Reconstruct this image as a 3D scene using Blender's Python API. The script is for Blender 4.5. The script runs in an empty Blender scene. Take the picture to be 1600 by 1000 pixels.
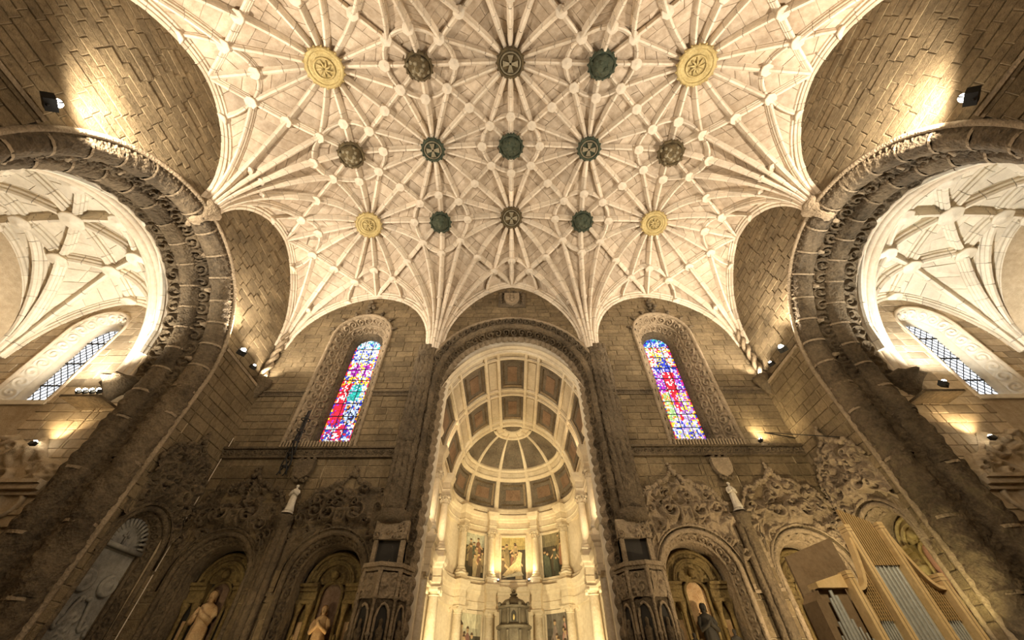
import bpy, math, random
import numpy as np
from mathutils import Vector, Matrix
PI = math.pi
rnd = random.Random(7)
C = bpy.context.scene.collection

# ---------------------------------------------------------------- camera, world, exposure
# world origin = the photographer's eye; floor 1.6 m below; +Y towards the chancel
PITCH, ROLL, FPX = math.radians(46.2), math.radians(0.35), 580.0
cam_d = bpy.data.cameras.new('camera'); cam = bpy.data.objects.new('camera', cam_d); C.objects.link(cam)
cam_d.sensor_width = 36.0; cam_d.lens = FPX / 1600 * 36.0; cam_d.clip_start = 0.1; cam_d.clip_end = 300
cam.matrix_world = Matrix.Rotation(PI/2 + PITCH, 4, 'X') @ Matrix.Rotation(ROLL * -1, 4, 'Z')
bpy.context.scene.camera = cam
sc = bpy.context.scene
sc.view_settings.view_transform = 'Standard'; sc.view_settings.look = 'None'
sc.view_settings.exposure = 0.12; sc.view_settings.gamma = 1.0
sc.view_settings.use_curve_mapping = False
w = bpy.data.worlds.new('world'); sc.world = w; w.use_nodes = True
w.node_tree.nodes['Background'].inputs[0].default_value = (0.75, 0.86, 1.0, 1)
w.node_tree.nodes['Background'].inputs[1].default_value = 0.3
FLOOD = 1.0          # master scale of the electric floodlights
WARM = (1.0, 0.80, 0.56)

# ---------------------------------------------------------------- principal dimensions (metres from the eye)
FLOOR = -1.6
W, D = 14.7, 17.4                       # side walls at x = +-W, chancel wall at y = D
LA, LB, YC = 4.9, 4.5, 8.4              # vault lattice
def px_scale(p):
    F = p[1]*math.cos(PITCH) + p[2]*math.sin(PITCH)
    U = -p[1]*math.sin(PITCH) + p[2]*math.cos(PITCH)
    if F < 0.5: return None
    return 800 + FPX*p[0]/F, 500 - FPX*U/F

# ---------------------------------------------------------------- materials
def nodes_of(m):
    m.use_nodes = True
    return m.node_tree.nodes, m.node_tree.links
def stone(name, c1, c2, sc=1.0, bump=0.35, rough=0.85, stain=0.4, stain_col=(0.10, 0.075, 0.045), tint=0.4, fine=18.0, metal=0.0, spec=0.25, chisel=0.0):
    m = bpy.data.materials.new(name); N, L = nodes_of(m); b = N['Principled BSDF']
    b.inputs['Roughness'].default_value = rough; b.inputs['Metallic'].default_value = metal
    b.inputs['Specular IOR Level'].default_value = spec
    tc = N.new('ShaderNodeTexCoord')
    def noise(s, det, ro=0.6):
        n = N.new('ShaderNodeTexNoise'); n.inputs['Scale'].default_value = s; n.inputs['Detail'].default_value = det
        n.inputs['Roughness'].default_value = ro; L.new(tc.outputs['Object'], n.inputs['Vector']); return n
    a = noise(0.55*sc, 2); bb = noise(4.0*sc, 4, 0.7); d = noise(fine*sc, 2, 0.7); st = noise(1.1*sc, 4, 0.65)
    mx = N.new('ShaderNodeMath'); mx.operation = 'MULTIPLY_ADD'
    L.new(a.outputs['Fac'], mx.inputs[0]); mx.inputs[1].default_value = 0.55
    m2 = N.new('ShaderNodeMath'); m2.operation = 'MULTIPLY'; L.new(bb.outputs['Fac'], m2.inputs[0]); m2.inputs[1].default_value = 0.5
    L.new(m2.outputs[0], mx.inputs[2])
    r = N.new('ShaderNodeValToRGB'); r.color_ramp.elements[0].position = 0.38; r.color_ramp.elements[1].position = 0.66
    r.color_ramp.elements[0].color = (*c1, 1); r.color_ramp.elements[1].color = (*c2, 1); L.new(mx.outputs[0], r.inputs[0])
    sr = N.new('ShaderNodeValToRGB'); sr.color_ramp.elements[0].position = 0.5; sr.color_ramp.elements[1].position = 0.72
    sr.color_ramp.elements[0].color = (0, 0, 0, 1); sr.color_ramp.elements[1].color = (stain, stain, stain, 1); L.new(st.outputs['Fac'], sr.inputs[0])
    mix = N.new('ShaderNodeMixRGB'); L.new(sr.outputs[0], mix.inputs[0]); L.new(r.outputs[0], mix.inputs[1]); mix.inputs[2].default_value = (*stain_col, 1)
    at = N.new('ShaderNodeAttribute'); at.attribute_name = 'tint'
    tm = N.new('ShaderNodeMath'); tm.operation = 'MULTIPLY_ADD'; L.new(at.outputs['Fac'], tm.inputs[0]); tm.inputs[1].default_value = tint; tm.inputs[2].default_value = 1.0
    vm = N.new('ShaderNodeVectorMath'); vm.operation = 'SCALE'; L.new(mix.outputs[0], vm.inputs[0]); L.new(tm.outputs[0], vm.inputs['Scale'])
    L.new(vm.outputs[0], b.inputs['Base Color'])
    ad = N.new('ShaderNodeMath'); ad.operation = 'MULTIPLY_ADD'; L.new(bb.outputs['Fac'], ad.inputs[0]); ad.inputs[1].default_value = 1.6; L.new(d.outputs['Fac'], ad.inputs[2])
    if chisel:
        vo = N.new('ShaderNodeTexVoronoi'); vo.feature = 'F1'; vo.inputs['Scale'].default_value = chisel; L.new(tc.outputs['Object'], vo.inputs['Vector'])
        a2 = N.new('ShaderNodeMath'); a2.operation = 'MULTIPLY_ADD'; L.new(vo.outputs['Distance'], a2.inputs[0]); a2.inputs[1].default_value = 1.6; L.new(ad.outputs[0], a2.inputs[2]); ad = a2
    bp = N.new('ShaderNodeBump'); bp.inputs['Strength'].default_value = bump; bp.inputs['Distance'].default_value = 0.05
    L.new(ad.outputs[0], bp.inputs['Height']); L.new(bp.outputs[0], b.inputs['Normal'])
    return m
def flat(name, c, rough=0.6, metal=0.0, emit=None, es=1.0):
    m = bpy.data.materials.new(name); N, L = nodes_of(m); b = N['Principled BSDF']
    b.inputs['Roughness'].default_value = rough; b.inputs['Metallic'].default_value = metal
    tc = N.new('ShaderNodeTexCoord'); n = N.new('ShaderNodeTexNoise'); n.inputs['Scale'].default_value = 9; n.inputs['Detail'].default_value = 5
    L.new(tc.outputs['Object'], n.inputs['Vector'])
    mix = N.new('ShaderNodeMixRGB'); L.new(n.outputs['Fac'], mix.inputs[0])
    mix.inputs[1].default_value = (*[x*0.75 for x in c], 1); mix.inputs[2].default_value = (*[min(1, x*1.25) for x in c], 1)
    L.new(mix.outputs[0], b.inputs['Base Color'])
    if emit:
        b.inputs['Emission Color'].default_value = (*emit, 1); b.inputs['Emission Strength'].default_value = es
    return m
M = {}
M['web'] = stone('vault_web_stone', (0.38, 0.288, 0.192), (0.60, 0.485, 0.355), 0.8, 0.3, stain=0.6, stain_col=(0.24, 0.165, 0.095), tint=0.17)
M['rib'] = stone('rib_stone', (0.56, 0.45, 0.32), (0.74, 0.63, 0.48), 1.2, 0.25, stain=0.3, stain_col=(0.28, 0.2, 0.11), tint=0.15)
M['mortar'] = stone('mortar', (0.26, 0.19, 0.12), (0.40, 0.31, 0.21), 2, 0.3)
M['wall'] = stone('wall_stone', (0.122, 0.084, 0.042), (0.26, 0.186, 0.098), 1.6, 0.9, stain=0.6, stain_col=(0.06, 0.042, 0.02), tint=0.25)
M['wall_mortar'] = stone('pale_wall_mortar', (0.30, 0.225, 0.125), (0.48, 0.37, 0.22), 2, 0.4)
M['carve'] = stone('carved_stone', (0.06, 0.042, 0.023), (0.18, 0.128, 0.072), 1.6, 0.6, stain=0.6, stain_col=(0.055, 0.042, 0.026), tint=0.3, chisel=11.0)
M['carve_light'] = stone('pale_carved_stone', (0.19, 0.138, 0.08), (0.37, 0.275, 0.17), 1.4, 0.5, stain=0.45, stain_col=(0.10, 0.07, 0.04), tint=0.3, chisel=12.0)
M['chapel'] = stone('chapel_vault_stone', (0.60, 0.52, 0.40), (0.78, 0.70, 0.56), 0.9, 0.2, stain=0.25, stain_col=(0.35, 0.28, 0.18), tint=0.15)
M['marble'] = stone('cream_marble', (0.56, 0.455, 0.31), (0.76, 0.655, 0.48), 1.2, 0.06, 0.45, stain=0.25, stain_col=(0.45, 0.36, 0.22), spec=0.4)
M['marble_grey'] = stone('veined_marble', (0.42, 0.335, 0.22), (0.66, 0.56, 0.41), 2.2, 0.06, 0.4, stain=0.4, stain_col=(0.30, 0.24, 0.15), spec=0.4)
M['bronze'] = stone('green_bronze', (0.035, 0.05, 0.032), (0.13, 0.14, 0.085), 5, 0.7, 0.55, stain=0.6, stain_col=(0.03, 0.03, 0.02), metal=0.35)
M['bronze_brown'] = stone('brown_bronze', (0.07, 0.05, 0.025), (0.22, 0.16, 0.075), 5, 0.7, 0.5, stain=0.5, stain_col=(0.03, 0.025, 0.015), metal=0.35)
M['bronze_light'] = stone('worn_bronze', (0.16, 0.13, 0.075), (0.36, 0.30, 0.19), 5, 0.5, 0.45, stain=0.4, stain_col=(0.06, 0.06, 0.04), metal=0.35)
M['gold'] = stone('aged_gilding', (0.38, 0.275, 0.10), (0.64, 0.51, 0.24), 3, 0.5, 0.45, stain=0.4, stain_col=(0.16, 0.1, 0.03), metal=0.45)
M['gold_dark'] = stone('dark_gilt_wood', (0.10, 0.065, 0.025), (0.34, 0.24, 0.09), 3, 0.6, 0.5, stain=0.5, stain_col=(0.03, 0.02, 0.01), metal=0.3)
M['tomb'] = stone('grey_tomb_stone', (0.20, 0.175, 0.135), (0.36, 0.325, 0.26), 1.6, 0.4, stain=0.4, stain_col=(0.09, 0.08, 0.065))
M['tabernacle'] = stone('dark_silver', (0.09, 0.072, 0.048), (0.20, 0.165, 0.115), 4, 0.5, 0.45, stain=0.5, stain_col=(0.05, 0.04, 0.025), metal=0.3)
M['fresco'] = stone('dark_fresco', (0.085, 0.065, 0.045), (0.21, 0.165, 0.115), 2.2, 0.1, 0.7, stain=0.6, stain_col=(0.05, 0.055, 0.045))
M['fresco_red'] = stone('brown_fresco', (0.13, 0.078, 0.045), (0.27, 0.175, 0.11), 2.5, 0.1, 0.7, stain=0.4, stain_col=(0.1, 0.05, 0.03))
M['wood'] = stone('oak_case', (0.50, 0.34, 0.15), (0.68, 0.49, 0.25), 2.5, 0.1, 0.4, stain=0.3, stain_col=(0.25, 0.14, 0.05), spec=0.4)
M['wood_mid'] = stone('slat_wood', (0.30, 0.19, 0.075), (0.44, 0.29, 0.125), 2.5, 0.1, 0.4, stain=0.3, spec=0.4)
M['wood_dark'] = stone('brown_case_board', (0.13, 0.085, 0.045), (0.22, 0.15, 0.085), 2.5, 0.1, 0.45, stain=0.3)
M['pipe'] = flat('tin_pipe', (0.52, 0.52, 0.47), 0.3, 0.55)
M['iron'] = flat('black_iron', (0.02, 0.018, 0.015), 0.5, 0.6)
M['dark'] = flat('black_and_recess_shade', (0.03, 0.024, 0.016), 0.9)  # near-black: black figures, and shade put into the colour of flat openings
M['pink'] = stone('rose_plaster', (0.40, 0.20, 0.13), (0.55, 0.31, 0.21), 2, 0.1, stain=0.2)
M['statue'] = stone('pale_statue_stone', (0.50, 0.42, 0.31), (0.72, 0.64, 0.50), 4, 0.3, stain=0.3, stain_col=(0.25, 0.18, 0.1))
M['statue_wood'] = stone('painted_statue', (0.42, 0.24, 0.10), (0.72, 0.50, 0.26), 6, 0.3, 0.5, stain=0.4, stain_col=(0.12, 0.06, 0.02))
M['floor'] = stone('floor_stone', (0.12, 0.10, 0.075), (0.20, 0.17, 0.13), 1.5, 0.1, 0.5)
M['glass_white'] = flat('bright_window_pane', (0.8, 0.85, 0.9), 0.3, 0, (0.86, 0.92, 1.0), 1.35)
M['lens'] = flat('lit_lens', (1, 1, 1), 0.3, 0, (1.0, 0.92, 0.75), 60.0)
M['shield'] = M['carve_light']
# stained glass: each small piece carries its own colour, its emission standing in for daylight behind
sg = bpy.data.materials.new('stained_glass'); N_, L_ = nodes_of(sg)
at_ = N_.new('ShaderNodeAttribute'); at_.attribute_name = 'glass'
L_.new(at_.outputs['Color'], N_['Principled BSDF'].inputs['Emission Color']); L_.new(at_.outputs['Color'], N_['Principled BSDF'].inputs['Base Color'])
N_['Principled BSDF'].inputs['Emission Strength'].default_value = 1.15; N_['Principled BSDF'].inputs['Roughness'].default_value = 0.3
M['stained'] = sg
# painted canvases: colour by face
pm = bpy.data.materials.new('painted_canvas'); N_, L_ = nodes_of(pm)
at_ = N_.new('ShaderNodeAttribute'); at_.attribute_name = 'glass'
nz_ = N_.new('ShaderNodeTexNoise'); nz_.inputs['Scale'].default_value = 14; nz_.inputs['Detail'].default_value = 6
mm_ = N_.new('ShaderNodeMixRGB'); mm_.blend_type = 'OVERLAY'; mm_.inputs[0].default_value = 0.6
L_.new(at_.outputs['Color'], mm_.inputs[1]); L_.new(nz_.outputs['Fac'], mm_.inputs[2]); L_.new(mm_.outputs[0], N_['Principled BSDF'].inputs['Base Color'])
N_['Principled BSDF'].inputs['Roughness'].default_value = 0.45
M['paint'] = pm

# ---------------------------------------------------------------- mesh helpers
class MB:
    def __init__(s): s.v = []; s.f = []; s.m = []; s.t = []; s.c = []
    def add(s, vs, fs, mat=0, tint=0.0, col=None):
        o = len(s.v); s.v.extend(np.asarray(vs, float).tolist())
        for f in fs:
            s.f.append(tuple(o + i for i in f)); s.m.append(mat); s.t.append(tint); s.c.append(col)
        return s
    def box(s, x0, x1, y0, y1, z0, z1, mat=0, tint=0.0):
        return s.add([(x0,y0,z0),(x1,y0,z0),(x1,y1,z0),(x0,y1,z0),(x0,y0,z1),(x1,y0,z1),(x1,y1,z1),(x0,y1,z1)],
                     [(0,3,2,1),(4,5,6,7),(0,1,5,4),(1,2,6,5),(2,3,7,6),(3,0,4,7)], mat, tint)
    def grid(s, P, closeM=False, mat=0, flip=False, tint=0.0):      # P: N x M x 3
        P = np.asarray(P, float); n, m = P.shape[:2]
        i, k = np.meshgrid(np.arange(n-1), np.arange(m if closeM else m-1), indexing='ij'); i = i.ravel(); k = k.ravel(); k2 = (k+1) % m
        q = np.stack([i*m+k, i*m+k2, (i+1)*m+k2, (i+1)*m+k], 1) + len(s.v)
        if flip: q = q[:, ::-1]
        s.v.extend(P.reshape(-1, 3).tolist()); s.f.extend(q.tolist()); c = len(q)
        s.m.extend([mat]*c); s.t.extend([tint]*c); s.c.extend([None]*c)
        return s
    def tube(s, path, prof, side=None, up=None, mat=0, caps=True, scale=None):
        path = np.asarray(path, float); n = len(path)
        T = np.gradient(path, axis=0); T /= np.linalg.norm(T, axis=1)[:, None] + 1e-9
        if side is not None: sd = np.broadcast_to(np.asarray(side, float), (n, 3)).copy()
        else:
            ref = np.where((np.abs(T[:, 2]) < 0.9)[:, None], np.array([[0, 0, 1.0]]), np.array([[1.0, 0, 0]])); sd = np.cross(T, ref)
        sd = sd - T*(sd*T).sum(1)[:, None]; sd /= np.linalg.norm(sd, axis=1)[:, None] + 1e-9
        u = np.cross(sd, T); k = np.ones(n) if scale is None else np.asarray(scale, float); pf = np.asarray(prof, float)
        rows = path[:, None, :] + sd[:, None, :]*(pf[None, :, 0, None]*k[:, None, None]) + u[:, None, :]*(pf[None, :, 1, None]*k[:, None, None])
        o = len(s.v); s.grid(np.array(rows), True, mat)
        if caps:
            m = len(prof)
            s.f.append(tuple(range(o + m - 1, o - 1, -1))); s.m.append(mat); s.t.append(0.0); s.c.append(None)
            s.f.append(tuple(range(o + (n-1)*m, o + n*m))); s.m.append(mat); s.t.append(0.0); s.c.append(None)
        return s
    def lathe(s, prof, seg=16, c=(0, 0, 0), a0=0, a1=2*PI, mat=0, fn=None, axis='z'):
        closed = abs(a1 - a0 - 2*PI) < 1e-6; k = seg if closed else seg + 1
        P = np.zeros((len(prof), k, 3))
        for i, (r, z) in enumerate(prof):
            for j in range(k):
                a = a0 + (a1 - a0)*j/seg; rr = r*(fn(a, z) if fn else 1)
                q = (rr*math.cos(a), rr*math.sin(a), z)
                if axis == 'y': q = (q[0], q[2], q[1])
                if axis == 'x': q = (q[2], q[0], q[1])
                P[i, j] = (c[0]+q[0], c[1]+q[1], c[2]+q[2])
        return s.grid(P, closed, mat)
    def ball(s, c, r, seg=8, rings=5, mat=0, sq=(1, 1, 1)):
        pr = [(math.sin(PI*i/rings), -math.cos(PI*i/rings)) for i in range(rings + 1)]
        o = len(s.v); s.lathe([(max(a, 1e-3), b) for a, b in pr], seg, (0, 0, 0), mat=mat)
        for i in range(o, len(s.v)):
            p = s.v[i]; s.v[i] = (c[0]+p[0]*r*sq[0], c[1]+p[1]*r*sq[1], c[2]+p[2]*r*sq[2])
        return s
    def obj(s, name, mats, parent=None, smooth=False, kind=None, label=None, cat=None, group=None, loc=None):
        me = bpy.data.meshes.new(name); me.from_pydata(s.v, [], s.f)
        if not isinstance(mats, (list, tuple)): mats = [mats]
        for m in mats: me.materials.append(M[m])
        if len(mats) > 1: me.polygons.foreach_set('material_index', s.m)
        if any(s.t): me.attributes.new('tint', 'FLOAT', 'FACE').data.foreach_set('value', s.t)
        if any(c is not None for c in s.c):
            at = me.attributes.new('glass', 'FLOAT_COLOR', 'FACE')
            at.data.foreach_set('color', [x for c in s.c for x in (*(c or (0, 0, 0)), 1.0)])
        if smooth: me.polygons.foreach_set('use_smooth', [True]*len(me.polygons))
        me.update()
        o = bpy.data.objects.new(name, me); C.objects.link(o)
        if parent: o.parent = parent
        if kind: o['kind'] = kind
        if loc: o.location = loc
        tag(o, label, cat, group)
        return o
def tag(o, label=None, cat=None, group=None):
    if label: o['label'] = label
    if cat: o['category'] = cat
    if group: o['group'] = group
    return o
def empty(name, loc=(0, 0, 0), label=None, cat=None, group=None, kind=None, rz=0):
    o = bpy.data.objects.new(name, None); C.objects.link(o); o.location = loc; o.rotation_euler = (0, 0, rz)
    o.empty_display_size = 0.2
    if kind: o['kind'] = kind
    return tag(o, label, cat, group)
def copy_tree(o, parent=None):
    c = o.copy(); C.objects.link(c); c.parent = parent
    for ch in list(o.children): copy_tree(ch, c)
    return c
def circ(r, n=10, a0=0): return [(r*math.cos(a0 + 2*PI*i/n), r*math.sin(a0 + 2*PI*i/n)) for i in range(n)]

# carved ornament: a height field of scrolls and leaves, in metres along the band
def scrolls(l, q, wd, seed=0):
    p = wd*1.05; c = np.floor(l/p); sg_ = np.where(c % 2 == 0, 1.0, -1.0); ph = np.sin(c*12.9898 + seed)*3.0
    dx = l/p - c - 0.5; dy = q/wd - 0.5; r = np.hypot(dx, dy); th = np.arctan2(dy, dx)*sg_
    h = (0.5 + 0.5*np.cos(th + ph - r*19))*np.clip((0.56 - r)*6, 0, 1)
    h = np.maximum(h, np.clip(0.24 - np.abs(r - 0.5)*2.2, 0, 1)*2.2*(0.6 + 0.4*np.cos(5*th)))
    return h
def foliage(x, y, seed, n=16, box=(0, 1, 0, 1), rr=(0.25, 0.5)):
    g = random.Random(seed); H = np.zeros_like(x)
    for i in range(n):
        cx = g.uniform(box[0], box[1]); cy = g.uniform(box[2], box[3]); R = g.uniform(*rr); s_ = g.choice((-1, 1)); ph = g.uniform(0, 6)
        r = np.hypot(x-cx, y-cy)/R; th = np.arctan2(y-cy, x-cx)*s_
        k = g.random()
        if k < 0.6: h = (0.5 + 0.5*np.cos(th + ph - r*9))*np.clip((1 - r)*3, 0, 1)
        else: h = np.clip(1 - r*(1.1 + 0.35*np.cos(5*th + ph)), 0, 1)**0.6
        H = np.maximum(H, h*g.uniform(0.6, 1))
    return H

# ---------------------------------------------------------------- brickwork
def brickwork(parent, mapper, regions, z_lo, z_hi, course, lens, seed, proud=(0.0, 0.035), mats=('wall', 'wall_mortar'), maxobj=290, gap=0.011):
    g = random.Random(seed); out = []
    u_lo = min(r[0] for r in regions); u_hi = max(r[1] for r in regions)
    z = z_lo
    while z < z_hi - 0.05:
        h = course*g.uniform(0.85, 1.15); z1 = min(z + h, z_hi)
        u = u_lo - g.uniform(0, lens[0])
        while u < u_hi:
            l = g.uniform(*lens); u2 = u + l
            pr = g.uniform(*proud); tn = g.gauss(0, 0.42); tn = max(-0.9, min(0.9, tn))
            for (a, b, zmin, zmax) in regions:
                ua, ub = max(u, a), min(u2, b)
                if ub - ua < 0.06: continue
                us = np.linspace(ua + gap, ub - gap, 9)
                lo = np.maximum(z + gap, zmin(us)); hi = np.minimum(z1 - gap, zmax(us))
                full = np.all(lo <= z + gap + 1e-6) and np.all(hi >= z1 - gap - 1e-6)
                ht = np.clip(hi - lo, 0, None)
                if ht.mean() < 0.05 or ht.mean()*(ub-ua) < 0.012: continue
                if full: ring = [(us[0], lo[0]), (us[-1], lo[0]), (us[-1], hi[0]), (us[0], hi[0])]
                else:
                    ok = ht > 0.02; idx = np.where(ok)[0]
                    if len(idx) < 2: continue
                    ring = [(us[i], lo[i]) for i in idx] + [(us[i], hi[i]) for i in idx[::-1]]
                c = np.mean(ring, axis=0); n = len(ring); vs = []
                for (p, q) in ring: vs.append(mapper(p, q, -0.03))
                for (p, q) in ring: vs.append(mapper(p, q, pr + 0.006))
                for (p, q) in ring:
                    dd = math.hypot(c[0]-p, c[1]-q); k = min(0.028/max(dd, 1e-3), 0.3)
                    vs.append(mapper(p + (c[0]-p)*k, q + (c[1]-q)*k, pr + 0.03))
                fs = [tuple(range(2*n, 3*n))]
                for i in range(n):
                    j = (i+1) % n
                    fs += [(i, j, n+j, n+i), (n+i, n+j, 2*n+j, 2*n+i)]
                # screen size, to choose which blocks become objects of their own
                pp = [px_scale(mapper(p, q, 0)) for p, q in ring]
                ar = 0.0
                if all(x is not None for x in pp):
                    xs = [x[0] for x in pp]; ys = [x[1] for x in pp]
                    if max(xs) > 0 and min(xs) < 1600 and max(ys) > 0 and min(ys) < 1000:
                        ar = abs(sum(pp[i][0]*pp[(i+1) % n][1] - pp[(i+1) % n][0]*pp[i][1] for i in range(n)))/2
                out.append((ar, vs, fs, tn))
            u = u2
        z = z1
    out.sort(key=lambda t: -t[0]); rest = MB()
    for k, (ar, vs, fs, tn) in enumerate(out):
        if k < maxobj and ar > 25: MB().add(vs, fs, 0, tn or 0.01).obj('brick', mats[0], parent)
        else: rest.add(vs, fs, 0, tn)
    if rest.f: rest.obj('brickwork', mats[0], parent, kind='stuff')
    back = MB()
    for (a, b, zmin, zmax) in regions:
        us = np.linspace(a, b, max(2, int((b-a)/0.25)+1)); lo = np.maximum(z_lo, zmin(us)); hi = np.maximum(np.minimum(z_hi, zmax(us)), lo)
        back.grid([[mapper(uu, p, -0.0) for uu, p in zip(us, lo)], [mapper(uu, p, -0.0) for uu, p in zip(us, hi)]])
    return back
cst = lambda v: (lambda u: np.full_like(np.asarray(u, float), v))

# ---------------------------------------------------------------- arch sweeps
def arch_path(cu, hw, zs, rise, z0, step=0.16):
    """points (u, z), inward normals and arc length: jamb up, over the head, jamb down"""
    nj = max(2, int((zs - z0)/step)); na = max(16, int(PI*(hw+rise)/2/step))
    P = [(cu - hw, z0 + (zs-z0)*i/nj) for i in range(nj)]
    P += [(cu - hw*math.cos(PI*i/na), zs + rise*math.sin(PI*i/na)) for i in range(na + 1)]
    P += [(cu + hw, zs - (zs-z0)*(i+1)/nj) for i in range(nj)]
    P = np.array(P); T = np.gradient(P, axis=0); T /= np.linalg.norm(T, axis=1)[:, None]
    Nn = np.stack([T[:, 1], -T[:, 0]], 1)              # points inward (to the opening)
    L = np.concatenate([[0], np.cumsum(np.linalg.norm(np.diff(P, axis=0), axis=1))])
    return P, Nn, L
def arch_sweep(mb, mapper, path, prof, carve=None, amp=0.06, mat=0, sel=None, dens=None):
    """prof: (depth into the wall, inset towards the opening) points; carve displaces along the profile normal"""
    P, Nn, L = path
    if sel is not None: P, Nn, L = P[sel], Nn[sel], L[sel]
    prof = np.array(prof, float)
    if dens:
        s = np.concatenate([[0], np.cumsum(np.linalg.norm(np.diff(prof, axis=0), axis=1))]); q = np.linspace(0, s[-1], dens)
        prof = np.stack([np.interp(q, s, prof[:, 0]), np.interp(q, s, prof[:, 1])], 1)
    else: q = np.concatenate([[0], np.cumsum(np.linalg.norm(np.diff(prof, axis=0), axis=1))])
    Tn = np.gradient(prof, axis=0); Tn /= np.linalg.norm(Tn, axis=1)[:, None] + 1e-9
    Nm = np.stack([-Tn[:, 1], Tn[:, 0]], 1)            # towards the room / opening
    ll, qq = np.meshgrid(L, q, indexing='ij')
    H = carve(ll, qq, q[-1])*amp if carve is not None else np.zeros_like(ll)
    d = prof[None, :, 0] + Nm[None, :, 0]*H; e = prof[None, :, 1] + Nm[None, :, 1]*H
    G = mapper(P[:, 0, None] + Nn[:, 0, None]*e, P[:, 1, None] + Nn[:, 1, None]*e, -d)
    mb.grid(np.stack([np.broadcast_to(g_, H.shape) for g_ in G], -1), False, mat)
    return mb
def roll_prof(d, e, r, n=9, a0=-0.15, a1=1.15):
    """a half-round roll whose crown faces the room and the opening"""
    return [(d - r*math.cos(PI*(a0 + (a1-a0)*i/(n-1)) - PI*0.25 + 0.0), e + r*math.sin(PI*(a0 + (a1-a0)*i/(n-1)) - PI*0.25)) for i in range(n)]

# ================================================================ THE STAR VAULT
BASE = np.array([[23.4, 22.4, 22.0, 21.2], [25.0, 24.3, 23.9, 21.5], [25.3, 24.8, 24.0, 21.5], [24.4, 23.8, 23.5, 21.4], [22.1, 21.5, 20.9, 20.6]])
SPR = [(1, 0, 15.6), (-1, 0, 15.6), (3, 0, 15.6), (-3, 0, 15.6), (3, 2, 16.3), (-3, 2, 16.3), (1, 4, 15.4), (-1, 4, 15.4), (3, 4, 15.6), (-3, 4, 15.6)]
def _cr(p0, p1, p2, p3, t):
    return 0.5*((2*p1) + (-p0+p2)*t + (2*p0-5*p1+4*p2-p3)*t*t + (-p0+3*p1-3*p2+p3)*t**3)
def _basecol(i, v):      # i integer lattice column array, v lattice row coordinate
    i = np.clip(np.abs(i), 0, 3).astype(int)
    j = np.clip(np.floor(v), 0, 3).astype(int); t = np.clip(v - j, 0, 1)
    g = lambda jj: BASE[np.clip(jj, 0, 4), i]
    p0 = np.where(j == 0, 2*g(j)-g(j+1), g(j-1)); p3 = np.where(j == 3, 2*g(j+1)-g(j), g(j+2))
    return _cr(p0, g(j), g(j+1), p3, t)
def zv_uv(u, v):
    u = np.asarray(u, float); v = np.asarray(v, float)
    i = np.clip(np.floor(u), -3, 2); t = np.clip(u - i, 0, 1)
    p = [_basecol(i+k, v) for k in (-1, 0, 1, 2)]
    p[0] = np.where(i == -3, 2*p[1]-p[2], p[0]); p[3] = np.where(i == 2, 2*p[2]-p[1], p[3])
    B = _cr(*p, t); Z = B.copy() if hasattr(B, 'copy') else B
    for (si, sj, zs) in SPR:
        d = np.clip(np.hypot(u - si, v - sj)/1.06, 0, 1)
        Z = np.minimum(Z, B - (B - zs)*(1 - np.sqrt(np.clip(1 - (1-d)**2, 0, 1))))
    return Z
def zv(x, y): return zv_uv(np.asarray(x, float)/LA, (np.asarray(y, float) - YC)/LB + 2)
def vp(u, v, dz=0.0): return np.array([u*LA, YC + (v-2)*LB, float(zv_uv(u, v)) + dz])
ceiling = None
def build_sheet(name, xs, ys, zf, mat, dz):
    X, Y = np.meshgrid(xs, ys, indexing='ij'); Z = zf(X, Y) + dz
    return MB().grid(np.stack([X, Y, Z], -1)).obj(name, mat, None, True, 'structure')
ceiling = build_sheet('ceiling', np.linspace(-W, W, 181), np.linspace(YC-2*LB, YC+2*LB, 113), zv, 'mortar', 0.04)
ceiling['label'] = 'net of pale stone ribs and webs forming the great star vault'

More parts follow.
